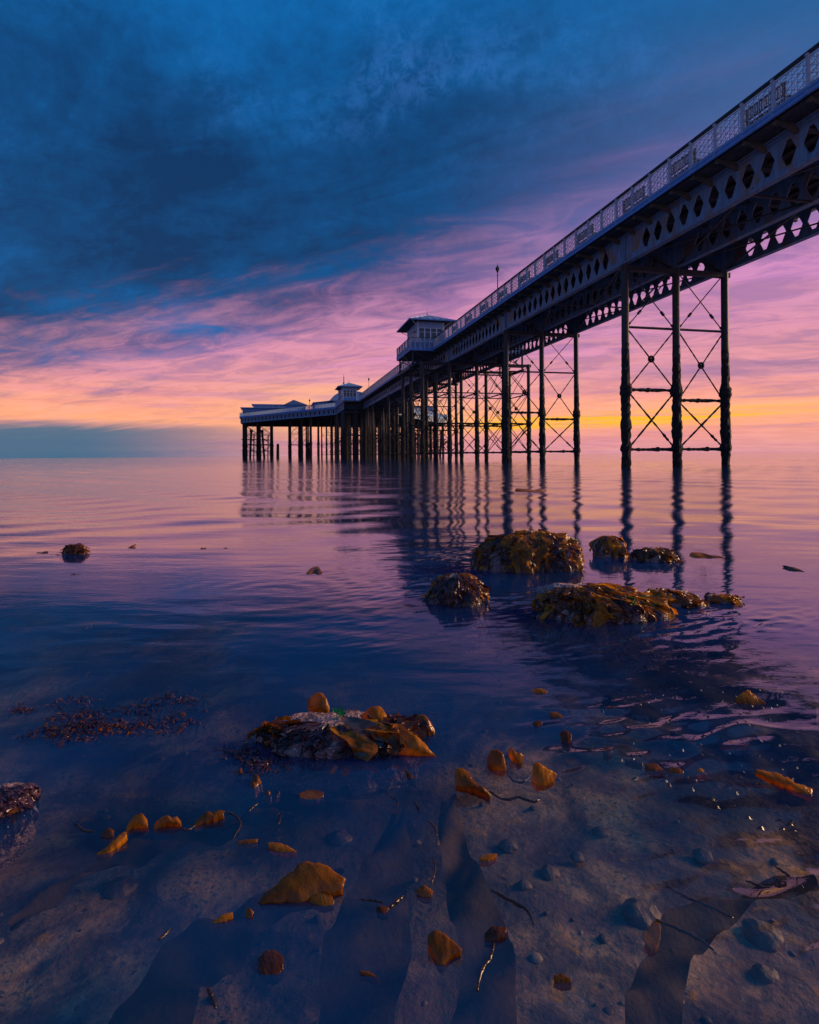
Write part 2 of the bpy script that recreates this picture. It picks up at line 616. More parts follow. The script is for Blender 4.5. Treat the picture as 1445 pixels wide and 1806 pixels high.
def mat_water():
    m, t, out = new_mat('sea_water')
    geo = t.n.new('ShaderNodeNewGeometry')
    pos = geo.outputs['Position']
    x, y, z = t.sep(pos)
    dist = t.math('SQRT', t.math('ADD', t.math('MULTIPLY', x, x), t.math('MULTIPLY', y, y)))
    # wavelets of three sizes; the small ones matter near, the large ones far out
    a = t.noise(t.mapping(pos, (1.0, 2.0, 1)), 16.0, 3, .55, .4)
    b = t.noise(t.mapping(pos, (.7, 2.4, 1), rot=(0, 0, .1)), 3.2, 4, .55, .3)
    c = t.noise(t.mapping(pos, (.35, 2.2, 1)), .55, 4, .6)
    na = t.bump(a, t.step(dist, 14, 2, .25, .05), .010)
    nb = t.bump(b, t.step(dist, 3, 16, .035, .10), .04, na)
    e = t.noise(t.mapping(pos, (.25, 1.6, 1), rot=(0, 0, .06)), .16, 5, .62, .3)
    nb = t.bump(e, t.step(dist, 18, 70, .0, .30), .35, nb)
    nc = t.n.new('ShaderNodeBump')
    t.put(nc.inputs['Strength'], t.step(dist, 8, 60, .0, .42))
    nc.inputs['Distance'].default_value = .12
    t.put(nc.inputs['Height'], c); t.put(nc.inputs['Normal'], nb)
    nrm = nc.outputs[0]
    dt = t.n.new('ShaderNodeVectorMath'); dt.operation = 'DOT_PRODUCT'
    t.put(dt.inputs[0], nrm); t.put(dt.inputs[1], geo.outputs['Incoming'])
    co = t.math('ABSOLUTE', dt.outputs['Value'])
    schlick = t.math('MULTIPLY_ADD', t.math('POWER', t.math('SUBTRACT', 1.0, co, clamp=True), 5.0), .955, .045, clamp=True)
    gl = t.n.new('ShaderNodeBsdfGlossy')
    gl.inputs[0].default_value = (.96, .97, 1, 1)
    gl.inputs[1].default_value = .018
    t.put(gl.inputs['Normal'], nrm)
    tr = t.n.new('ShaderNodeBsdfTransparent')
    tr.inputs[0].default_value = (.93, .96, 1.0, 1)
    df = t.n.new('ShaderNodeBsdfDiffuse')
    df.inputs[0].default_value = (.004, .036, .13, 1)
    # murk: the longer the way through the water to the bed, the more of it is scattered light
    dep = t.n.new('ShaderNodeAttribute'); dep.attribute_name = 'depth'
    cosr = t.math('SQRT', t.math('SUBTRACT', 1.0, t.math('MULTIPLY', t.math('SUBTRACT', 1.0, t.math('MULTIPLY', co, co)), .565)))
    # a clearer pool over the bright sand at the right, thicker water elsewhere
    dx_, dy_ = t.math('SUBTRACT', x, .36), t.math('SUBTRACT', y, 1.02)
    pool = t.step(t.math('ADD', t.math('SQRT', t.math('ADD', t.math('MULTIPLY', dx_, dx_), t.math('MULTIPLY', dy_, dy_))), t.math('MULTIPLY', t.math('SUBTRACT', t.noise(pos, 3.5, 4, .6), .5), .5)), .55, .22)
    path = t.math('DIVIDE', dep.outputs['Fac'], cosr)
    cl = t.noise(pos, .9, 4, .55, .6)
    kk = t.step(cl, .40, .60, 1.8, 7.0)
    murk = t.math('SUBTRACT', 1.0, t.math('POWER', 2.718, t.math('MULTIPLY', path, t.math('MULTIPLY', kk, t.math('MULTIPLY_ADD', pool, .88, -1.0)))), clamp=True)
    body = t.n.new('ShaderNodeMixShader')
    t.put(body.inputs[0], murk)
    t.l.new(tr.outputs[0], body.inputs[1]); t.l.new(df.outputs[0], body.inputs[2])
    mx = t.n.new('ShaderNodeMixShader')
    t.put(mx.inputs[0], schlick)
    t.l.new(body.outputs[0], mx.inputs[1]); t.l.new(gl.outputs[0], mx.inputs[2])
    t.l.new(mx.outputs[0], out.inputs[0])
    return m


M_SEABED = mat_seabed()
M_WATER = mat_water()


# ------------------------------------------------------------------ sea bed and sea
def bed_z(x, y):
    d = np.hypot(x, np.maximum(y, 0) + .3)
    z = -.10 - .055 * np.clip(d - .8, 0, 4) - .10 * np.clip(d - 4.8, 0, 20) - .02 * np.clip(d - 24, 0, 80)
    z = np.maximum(z, -4.0)
    return z + .035 * fbm2(x * 2.2 + 3, y * 2.2, 4) * (d < 12) + .008 * fbm2(x * 14, y * 14, 3) * (d < 5)


def radial_grid(ys, nx, half=1.05, xmin=.8):
    """rows of points that widen with distance, denser near"""
    s = np.linspace(-1, 1, nx)
    Y = np.repeat(ys, nx)
    X = np.tile(s, len(ys)) * (np.maximum(np.abs(Y), .0) * half + xmin)
    return X, Y


ys = np.concatenate([np.linspace(-3, .3, 16)[:-1], .3 * (9000 / .3) ** (np.linspace(0, 1, 300) ** 1.0)])
X, Y = radial_grid(ys, 260)
Z = bed_z(X, Y)
tag(link('seabed', grid_mesh('seabed', np.stack([X, Y, Z], 1), len(ys), 260, M_SEABED)), 'sandy rocky seabed showing through the shallow water', kind='structure')


def wave_z(x, y, spacing):
    """height of the sea, every component fading where the mesh is too coarse for it"""
    def fade(wl):
        return np.clip((wl / np.maximum(spacing, 1e-4) - 2.5) / 4, 0, 1)
    r = np.hypot(x, y)
    # ruffled water round the rocks at the right and in the lee of the pier
    ang = np.arctan2(x, np.maximum(y, .01))
    ruff = sm(ang, .10, .38) * sm(r, 2.2, 1.2) * sm(r, .78 - .12 * sm(ang, .3, .6), 1.1)
    ruff = np.maximum(ruff, .6 * np.exp(-((x - .25) / .7) ** 2 - ((y - 4.3) / 1.3) ** 2))
    ruff = np.maximum(ruff, .5 * np.exp(-((x - .9) / .9) ** 2 - ((y - 2.6) / .5) ** 2))
    ruff = ruff * (.45 + 1.1 * sm(fbm2(x * 1.5 + 9, y * 2.2, 2), -.25, .35))
    z = np.zeros_like(x)
    z += .016 * pn2(x * .045 + 2, y * .20) * fade(4)
    z += .0095 * np.sin(2.6 * (y + .8 * x) + 2.5 * pn2(x * .25, y * .25)) * (.4 + sm(pn2(x * .1 + 5, y * .13), -.3, .3)) * fade(2.4) * sm(y, 3, 7)
    z += .0028 * np.sin(6.1 * (y - .5 * x) + 3 * pn2(x * .5, y * .4)) * fade(1.0) * sm(y, 3, 6)
    z += .0075 * pn2(x * .12 + 7, y * .55 + .12 * x) * fade(1.8)
    z += .0042 * pn2(x * 1.1 + .35 * y + 3, y * 1.25 + .9 * x) * sm(y, 3, 5) * sm(y, 26, 12) * fade(.7)
    z += .0030 * pn2(x * .5 + 1, y * 1.5 + .2 * x) * fade(.65)
    patch = .35 + .9 * sm(fbm2(x * .45, y * .8 + 4, 2), -.3, .4)
    z += .0024 * patch * pn2(x * 1.7, y * 4.6 + .5 * x) * fade(.2)
    z += .0012 * patch * pn2(x * 5, y * 12 + 1.5 * x) * fade(.08)
    z += ruff * (.0080 * (1 - 2 * np.abs(pn2(x * 5.5 + 1.0 * y, y * 11 - 5.0 * x))) + .0058 * pn2(x * 12, y * 24 - 9 * x)) * fade(.09)
    # rings spreading from a spot left of the rocks
    for cx, cy, k, A in ((-.72, 2.95, 42, .0011), (.12, 3.6, 34, .0010), (-.1, 2.5, 48, .0006)):
        d = np.hypot((x - cx), (y - cy))
        z += .5 * A * np.sin(k * d + 3 * pn2(x * 2, y * 3)) * np.exp(-((d - .3) / .35) ** 2) * sm(fbm2(x * 1.3 + cx, y * 2 + cy, 2), -.35, .3) * fade(.14)
    return z


NX = 620
ys = np.concatenate([np.linspace(-2.5, .42, 20)[:-1], .42 * (60 / .42) ** np.linspace(0, 1, 980), 60 * (9000 / 60) ** np.linspace(0, 1, 150)[1:]])
X, Y = radial_grid(ys, NX, .95, .35)
dy = np.gradient(ys)
sp = np.repeat(dy, NX)
Z = wave_z(X, Y, np.maximum(sp, np.abs(Y) * .95 * 2 / NX * .4))
me = grid_mesh('water', np.stack([X, Y, Z], 1), len(ys), NX, M_WATER)
at_ = me.attributes.new('depth', 'FLOAT', 'POINT')
at_.data.foreach_set('value', np.maximum(.02, -bed_z(X, Y)).astype(np.float32))
tag(link('water', me), 'calm dusk sea, shallow and clear in front, ruffled round the rocks', kind='structure')

# ------------------------------------------------------------------ the pier
AL = math.atan2(.2237, .9747)
QC = 20.3
PIER_O = Vector((.9747 * QC, .2237 * QC, 0))


def pier_local(px_, t):   # pier (lateral, along) -> world
    return PIER_O + Vector((.9747 * px_ - .2237 * t, .2237 * px_ + .9747 * t, 0))


DECK = 12.2
RAIL = 13.32
GB, GT = 10.38, 11.88
T0, T1 = -34.0, 118.0
TRE = [-21.2, -5.6, 10.1, 25.8, 41.4, 56.6, 73.2, 90.2, 106.4]
pier = empty('pier', PIER_O, AL)
tag(pier, 'long iron promenade pier on braced columns running out to sea', 'pier')


# --- columns
def column_mesh(seed, h, r=.185, z0=-2.6):
    rng = random.Random(seed)
    mb = MB()
    prof = []
    z = z0
    n = 14
    zs = []
    while z < h:
        zs.append(z); z += .16 if z < 6.5 else 1.0
    zs.append(h)
    base = 0
    for z in zs:
        cr = float(sm(z, 7.4, 3.0))
        rr = r + .03 * cr
        for c_, w_, e_ in ((.93, .16, .05), (1.9, .45, .035), (4.0, .22, .085), (7.2, .16, .06), (10.1, .2, .07)):
            if abs(z - c_) < w_: rr += e_
        for k in range(n):
            a = 2 * math.pi * k / n
            q = rr + cr * (rng.random() - .4) * .085
            mb.v.append((q * math.cos(a), q * math.sin(a), z))
    for i in range(len(zs) - 1):
        for k in range(n):
            a = i * n + k; b = i * n + (k + 1) % n
            mb.f.append((a, b, b + n, a + n))
    mb.f.append(tuple((len(zs) - 1) * n + k for k in range(n)))
    me = mb.mesh('column', M_IRON)
    me.materials.append(M_CRUST)
    for p in me.polygons:
        if p.center.z < 5.2 + rng.random() * 1.6: p.material_index = 1
    return me


COLM = [column_mesh(i, GB) for i in range(4)]
COLR = column_mesh(9, GT - .05)


def rough_bar(a, b, w, crust, seed, name, turn=None):
    """a rod or beam; crust thickens it unevenly like mussels do"""
    rng = random.Random(seed)
    a, b = Vector(a), Vector(b)
    L = (b - a).length
    n = max(2, int(L / (.14 if crust > 0 else 1.2)))
    pts, rad = [], []
    for i in range(n + 1):
        s = i / n
        p = a.lerp(b, s)
        rr = w / 2
        if crust:
            rr += crust * rng.random() * (1.8 if rng.random() < .18 else 1)
            p = p + Vector((0, 0, -crust * .4 * rng.random()))
        if turn and abs(s - turn) < .035: rr *= 2.8
        if turn and s > .97: rr *= 1.8
        pts.append(p); rad.append(rr)
    if turn and not crust:
        pts, rad = [], []
        for s, f in ((0, 1.9), (.045, 1.9), (.05, 1), (turn - .04, 1), (turn - .03, 2.6), (turn + .03, 2.6), (turn + .04, 1), (.95, 1), (.955, 1.9), (1, 1.9)):
            pts.append(a.lerp(b, s)); rad.append(w / 2 * f)
    mb = MB().tube(pts, rad, 6)
    return mb.mesh(name, M_CRUST if crust else M_IRON)


def ring_mesh(crust):
    mb = MB()
    pts = [(0.0 + .13 * math.cos(a), 0, .13 * math.sin(a)) for a in [2 * math.pi * k / 14 for k in range(15)]]
    mb.tube(pts, .045 + (.02 if crust else 0), 6, False)
    return mb.mesh('brace_ring', M_CRUST if crust else M_IRON)


RING = ring_mesh(True)
LEV = [.93, 4.0, 7.2, GB - .1]
BM = {}


def trestle(t, lats, tierbox=None, full=True, sag=False, beams=True):
    tr = MB().box(min(lats) - .25, max(lats) + .25, -.14, .14, GB - .30, GB - .04).build('trestle', M_IRON, pier, loc=(0, t, 0))
    for i, a in enumerate(lats):
        link('column', COLM[(i + int(t)) % 4], tr, (a, 0, 0), (0, 0, i * 1.3))
    for i in range(len(lats) - 1):
        a, b = lats[i] + .16, lats[i + 1] - .16
        drop = -.5 if (sag and i % 2 == 1) else 0
        for k, z in enumerate(LEV[:3]):
            zz = z + (drop if k == 1 else 0)
            cr = (.05, .045, .0)[k]
            key = ('b', round(b - a, 2), k)
            if key not in BM: BM[key] = rough_bar((0, 0, 0), (b - a, 0, 0), .13, cr, k + 3, 'cross_beam')
            link('cross_beam', BM[key], tr, (a, 0, zz))
        for k in range(3):
            z0 = LEV[k] + .1 + (drop if k == 1 else 0)
            z1 = LEV[k + 1] - .1 + (drop if k == 0 else 0)
            for sgn in (0, 1):
                key = ('r', round(b - a, 2), k, sgn, round(z1 - z0, 2))
                if key not in BM:
                    p, q = (0, 0, 0), (b - a, 0, z1 - z0)
                    if sgn: p, q = (b - a, 0, 0), (0, 0, z1 - z0)
                    BM[key] = rough_bar(p, q, .055, (.03, .012, 0)[k], 5 * k + sgn, 'tie_rod', .24 if k == 2 else None)
                link('tie_rod', BM[key], tr, (a, (.03 if sgn else -.03), z0))
            if k == 1:
                link('brace_ring', RING, tr, ((a + b) / 2, 0, (z0 + z1) / 2))
    return tr


for t in TRE:
    if t == 56.6:
        trestle(t, [-5.9, -3, 0, 3, 5.9])
        trestle(61.8, [-5.9, -3, 0, 3, 5.9])
        trestle(66.0, [-5.9, -3])
    else:
        trestle(t, [-3, 0, 3], sag=(t == 25.8 or t == 41.4))
trestle(112.0, [-3, 0, 3])

# longitudinal ties between the double trestles
key_l = rough_bar((0, 0, 0), (0, 4.8, 0), .10, .03, 31, 'longitudinal_beam')
for a in (-5.9, -3, 0, 3, 5.9):
    for z in (.93, 4.0, 7.2):
        link('longitudinal_beam', key_l, pier, (a, 56.8, z))
for a in (-5.9, -3, 3, 5.9):
    for z0, z1 in ((1, 3.9), (4.1, 7.1), (7.3, 10.2)):
        for s in (0, 1):
            p, q = ((a, 56.8, z0), (a, 61.6, z1)) if s else ((a, 61.6, z0), (a, 56.8, z1))
            MB().tube([p, q], .034, 5).build('tie_rod', M_IRON, pier)


# --- girders with pierced webs
def girder_web(L, n, depth, hw=.31, hh=.45, tw=.18, margin=1.3, th=.03):
    """plate with n tall six-sided holes, front and back faces and hole walls"""
    mb = MB()
    step = (L - 2 * margin) / n
    zc = depth / 2
    for side, y in ((0, -th / 2), (1, th / 2)):
        pass
    def quad(p, flip):
        mb.add(p, [(0, 1, 2, 3) if not flip else (3, 2, 1, 0)])
    for sx, flip in ((-th / 2, False), (th / 2, True)):
        for a, b in ((0, margin), (L - margin, L)):
            quad([(sx, a, 0), (sx, a, depth), (sx, b, depth), (sx, b, 0)], flip)
        for k in range(n):
            y0 = margin + k * step; y1 = y0 + step; c = (y0 + y1) / 2
            hx = [(c - hw, zc), (c - tw / 2, zc + hh), (c + tw / 2, zc + hh), (c + hw, zc), (c + tw / 2, zc - hh), (c - tw / 2, zc - hh)]
            v = [(sx, y, z) for y, z in hx]
            o = [(sx, y0, 0), (sx, y0, zc), (sx, y0, depth), (sx, y1, depth), (sx, y1, zc), (sx, y1, 0)]
            for q in ([o[1], o[2], v[1], v[0]], [o[2], o[3], v[2], v[1]], [o[3], o[4], v[3], v[2]], [o[4], o[5], v[4], v[3]], [o[5], o[0], v[5], v[4]], [o[0], o[1], v[0], v[5]]):
                quad(q, flip)
            if sx < 0:
                for i in range(6):
                    p, q = hx[i], hx[(i + 1) % 6]
                    mb.add([(-th / 2, *p), (-th / 2, *q), (th / 2, *q), (th / 2, *p)], [(0, 1, 2, 3)])
    return mb


LBAY = 15.6
WEB = girder_web(LBAY, 15, GT - GB - .12).mesh('girder', M_GIRD)
FLB = MB().box(-.15, .15, 0, LBAY, -.05, .0).box(-.05, -.0155, 0, LBAY, 0, .09).box(.0155, .05, 0, LBAY, 0, .09).mesh('bottom_flange', M_GIRD)
FLT = MB().box(-.15, .15, 0, LBAY, 0, .05).box(-.05, -.0155, 0, LBAY, -.09, 0).box(.0155, .05, 0, LBAY, -.09, 0).mesh('top_flange', M_GIRD)
STF = MB().box(-.09, .09, -.12, .12, 0, GT - GB - .13).box(-.13, .13, -.03, .03, .001, GT - GB - .131).mesh('stiffener', M_GIRD)
spans = TRE + [118.0]
for a in (-3, 0, 3):
    for t0, t1 in zip(spans[:-1], spans[1:]):
        g = link('girder', WEB, pier, (a, t0, GB + .06), scale=(1, (t1 - t0) / LBAY, 1))
        f = link('bottom_flange', FLB, g); f = link('top_flange', FLT, g, (0, 0, GT - GB - .12))
        link('stiffener', STF, g, (0, 0, .004), scale=(1, LBAY / (t1 - t0), 1))

# --- deck, cross girders, under-deck bracing
MB().box(-3.95, 3.95, T0, T1, DECK - .10, DECK - .012).build('deck_boarding', M_PLANK, pier)
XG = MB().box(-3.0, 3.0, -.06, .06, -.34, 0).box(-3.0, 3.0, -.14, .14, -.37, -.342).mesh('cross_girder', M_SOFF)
for k in range(58):
    link('cross_girder', XG, pier, (0, T0 + 2.6 * k + .4, GT + .0 + .19))
JO = MB().box(-.05, .05, T0, T1, 0, .16).mesh('joist', M_SOFF)
for a in (-3.7, -3.3, -2.3, -1.6, -.9, .9, 1.6, 2.3, 3.3, 3.7):
    link('joist', JO, pier, (a, 0, DECK - .262))
for t0, t1 in zip(spans[:-1], spans[1:]):
    tm = (t0 + t1) / 2
    for ya, yb in ((t0, tm), (tm, t1)):
        for x0, x1 in ((-3, 0), (0, 3)):
            MB().bar((x0, ya + .2, GB + .12), (x1, yb - .2, GB + .12), .09, .05).build('wind_brace', M_IRON, pier)
            MB().bar((x1, ya + .2, GB + .18), (x0, yb - .2, GB + .18), .09, .05).build('wind_brace', M_IRON, pier)
    for x0 in (-2.9, .1):
        MB().bar((x0, t0 + .15, GB + .1), (x0 + 2.8, t0 + .15, GT - .2), .08).build('cross_brace', M_IRON, pier)
        MB().bar((x0 + 2.8, t0 + .25, GB + .1), (x0, t0 + .25, GT - .2), .08).build('cross_brace', M_IRON, pier)
        MB().bar((x0, tm, GB + .05), (x0 + 2.8, tm, GB + .05), .10, .08).build('cross_brace', M_IRON, pier)

# --- railing: posts, lattice panels, handrail; brackets under the overhang
PS = 1.30
PH = RAIL - DECK - .06


def lattice_mesh(w=1.19, h=.86, z0=.08):
    """open star-and-hexagon cast-iron pattern made from three families of bars"""
    mb = MB()
    s = .215
    def clip(p, d):
        lo, hi = -9, 9
        for q, dd, a, b in ((p[0], d[0], 0, w), (p[1], d[1], 0, h)):
            if abs(dd) < 1e-6:
                if q < a or q > b: return None
            else:
                u, v = (a - q) / dd, (b - q) / dd
                lo = max(lo, min(u, v)); hi = min(hi, max(u, v))
        if hi - lo < .03: return None
        return (p[0] + d[0] * lo, p[1] + d[1] * lo), (p[0] + d[0] * hi, p[1] + d[1] * hi)
    for fam, ang in enumerate((90, 30, 150)):
        d = (math.cos(R(ang)), math.sin(R(ang)))
        n = (-d[1], d[0])
        for k in range(-14, 15):
            off = (k + .5) * s * .5 * 1.0 if fam else (k + .5) * s * .5
            if k % 2: continue
            c = (w / 2 + n[0] * off * 1.0, h / 2 + n[1] * off * 1.0)
            r = clip(c, d)
            if r:
                y = .004 * (fam - 1)
                mb.bar((y, r[0][0], r[0][1] + z0), (y, r[1][0], r[1][1] + z0), .013, .02, up=(1, 0, 0))
    # cast rosettes
    for i in range(6):
        for j in range(4):
            cy, cz = .10 + i * .198, z0 + .11 + j * .213 + (0)
            pts = [(0, cy + .062 * math.cos(a), cz + .062 * math.sin(a)) for a in [2 * math.pi * q / 6 for q in range(6)]]
            for q in range(6): mb.bar(pts[q], pts[(q + 1) % 6], .011, .012, up=(1, 0, 0))
    mb.bar((0, 0, z0), (0, w, z0), .03, .03, up=(1, 0, 0))
    mb.bar((0, 0, z0 + h), (0, w, z0 + h), .03, .03, up=(1, 0, 0))
    return mb.mesh('lattice_panel', M_WHITE)


LAT = lattice_mesh()
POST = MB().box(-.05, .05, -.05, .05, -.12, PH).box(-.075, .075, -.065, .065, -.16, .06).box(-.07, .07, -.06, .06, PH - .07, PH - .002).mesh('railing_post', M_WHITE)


def bracket_mesh():
    """curved cantilever rib from the girder to the deck edge"""
    mb = MB()
    top = DECK - .30
    prof = []
    for i in range(9):
        s = i / 8
        x = -.98 + .98 * s
        zlow = -.05 - .26 * (s ** 1.7) - (.05 if i in (0, 1) else 0)
        prof.append((x, zlow))
    for y, fl in ((-.04, 0), (.04, 1)):
        for i in range(8):
            a, b = prof[i], prof[i + 1]
            q = [(a[0], y, 0), (b[0], y, 0), (b[0], y, b[1]), (a[0], y, a[1])]
            mb.add(q, [(3, 2, 1, 0) if fl else (0, 1, 2, 3)])
    for i in range(8):
        a, b = prof[i], prof[i + 1]
        mb.add([(a[0], -.08, a[1]), (b[0], -.08, b[1]), (b[0], .08, b[1]), (a[0], .08, a[1]),
                (a[0], -.08, a[1] - .025), (b[0], -.08, b[1] - .025), (b[0], .08, b[1] - .025), (a[0], .08, a[1] - .025)],
               [(0, 1, 2, 3), (4, 7, 6, 5), (0, 4, 5, 1), (3, 2, 6, 7), (0, 3, 7, 4), (1, 5, 6, 2)])
    # scrolled toe
    mb.tube([(-.90 + .05 * math.cos(a), 0, -.10 + .05 * math.sin(a)) for a in [k * .9 for k in range(8)]], .025, 6)
    return mb.mesh('bracket', M_BRACK)


BRK = bracket_mesh()
npost = int((T1 - 4.0) / PS)
SOF = MB().box(-.93, -.17, T0, T1, 0, .02).mesh('soffit_board', M_SOFF)
for sgn in (-1, 1):
    for k in range(npost + 1):
        t = 4.15 + PS * k
        onbay = (59.2 < t < 65.8)
        if not onbay:
            link('railing_post', POST, pier, (4.0 * sgn, t, DECK), (0, 0, 0 if sgn < 0 else math.pi))
            if k < npost and not (59.2 < t + PS < 65.8):
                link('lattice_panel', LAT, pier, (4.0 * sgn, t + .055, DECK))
        link('bracket', BRK, pier, (3.02 * sgn, t, DECK - .28), (0, 0, 0 if sgn < 0 else math.pi))
    for ya, yb in ((2.0, 59.1), (65.6, T1 - .2)):
        MB().box(-.07, .07, ya, yb, 0, .06).box(-.045, .045, ya, yb, -.04, -.001).build('handrail', M_RAILD, pier, loc=(4.0 * sgn, 0, RAIL - .06))
    link('soffit_board', SOF, pier, (0 if sgn < 0 else 1.1 * 3.7, 0, 0)).hide_render = False
    MB().box(-.03, .03, 2.0, 59.1, -.26, 0).box(-.055, -.031, 2.0, 59.1, -.10, -.02).box(-.055, -.031, 2.0, 59.1, -.262, -.22).build('fascia', M_FASC, pier, loc=(4.04 * sgn, 0, DECK + .01), rot=(0, 0, 0))
    MB().box(-.03, .03, 65.6, T1, -.26, 0).box(-.055, -.031, 65.6, T1, -.10, -.02).build('fascia', M_FASC, pier, loc=(4.04 * sgn, 0, DECK + .01))
for o in [c for c in pier.children if c.name.startswith('soffit_board')]:
    bpy.data.objects.remove(o)
for sgn in (-1, 1):
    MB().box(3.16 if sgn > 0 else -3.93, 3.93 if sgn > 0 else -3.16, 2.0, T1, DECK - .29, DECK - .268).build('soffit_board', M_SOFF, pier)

# --- landward continuation of the railing out of frame is plain posts and rail
for sgn in (-1, 1):
    MB().box(-.05, .05, T0, 1.95, PH - .02, PH + .04).box(-.03, .03, T0, 1.95, .1, .15).box(-.03, .03, T0, 1.95, -.26, 0).build('handrail', M_RAILD, pier, loc=(4.0 * sgn, 0, DECK))

# --- kiosk bays
BAYQ0, BAYT0, BAYT1 = -6.55, 58.9, 65.9


def bay(sgn, t0, t1, outer):
    p = []
    x0, x1 = sorted((outer * sgn, 3.99 * sgn))
    b = MB().box(x0, x1, t0, t1, DECK - .28, DECK - .011)
    o = b.build('bay_platform', M_PLANK, pier)
    fb = MB()
    fb.box(x0 - .03, x1, t0 - .05, t0 - .003, DECK - .30, DECK + .02)
    fb.box(x0 - .03, x1, t1 + .003, t1 + .05, DECK - .30, DECK + .02)
    xo = x0 - .035 if sgn < 0 else x1 + .003
    fb.box(xo, xo + .032, t0 - .003, t1 + .003, DECK - .30, DECK + .018)
    fb.build('fascia', M_FASC, pier)
    # solid blue dado and white balusters
    n = 5
    rb = MB()
    for i in range(n + 1):
        x = x0 + (x1 - x0) * i / n
        link('railing_post', POST, pier, (x, t0, DECK), (0, 0, math.pi / 2))
        if i < n and sgn < 0:
            for q in range(1, 5):
                xx = x + (x1 - x0) / n * q / 5
                rb.box(xx - .012, xx + .012, t0 - .012, t0 + .012, DECK + .03, RAIL - .1)
    for i in range(1, 6):
        y = t0 + (t1 - t0) * i / 5
        xx = x0 if sgn < 0 else x1
        link('railing_post', POST, pier, (xx, y, DECK))
        link('lattice_panel', LAT, pier, (xx, y - (t1 - t0) / 5 + .05, DECK), scale=(1, (t1 - t0) / 5 / 1.3, 1))
    for q in range(n):
        w_ = abs(x1 - x0) / n
        link('lattice_panel', LAT, pier, (x0 + w_ * (q + 1) - .04, t0, DECK), (0, 0, math.pi / 2), scale=(1, w_ / 1.3, 1))
    xx = x0 if sgn < 0 else x1
    MB().box(x0, x1, t0 - .06, t0 + .06, RAIL - .06, RAIL).box(xx - .06, xx + .06, t0 + .061, t1, RAIL - .06, RAIL).build('handrail', M_RAILD, pier)
    if sgn < 0:
        MB().box(x0 + .08, x1 - .08, t0 + .03, t0 + .06, DECK, DECK + .60).box(x0 + .03, x0 + .06, t0 + .1, t1 - .1, DECK, DECK + .35).build('dado_panel', M_BLUE, pier)
    if rb.v: rb.build('baluster', M_WHITE, pier)['kind'] = 'stuff'
    # bracing below
    for yy in (t0 + .2, t1 - .2):
        MB().bar((2.9 * sgn, yy, GB + .1), (xx - .1 * sgn, yy, GB + .1), .12, .16).build('bay_beam', M_IRON, pier)
        MB().bar((3.1 * sgn, yy, GB + .15), (xx - .1 * sgn, yy, DECK - .3), .07).build('bay_strut', M_IRON, pier)
        MB().bar((3.1 * sgn, yy + .06, DECK - .4), (xx - .1 * sgn, yy + .06, GB + .15), .07).build('bay_strut', M_IRON, pier)
        MB().bar((xx - .3 * sgn, yy, GB - .1), (xx - .3 * sgn, yy, DECK - .28), .16).build('bay_beam', M_IRON, pier)
    MB().box(min(xx, xx - .3 * sgn), max(xx, xx - .3 * sgn), t0 + .35, t1 - .35, GB - .35, GB - .1).build('bay_beam', M_IRON, pier)
    MB().bar((xx - .1 * sgn, t0 + .3, GB - .1), (xx - .1 * sgn, (t0 + t1) / 2, DECK - .3), .07).build('bay_strut', M_IRON, pier)
    MB().bar((xx - .1 * sgn, t1 - .3, GB - .1), (xx - .1 * sgn, (t0 + t1) / 2, DECK - .3), .07).build('bay_strut', M_IRON, pier)


bay(-1, BAYT0, BAYT1, 6.6)
bay(1, BAYT0, BAYT1, 6.6)


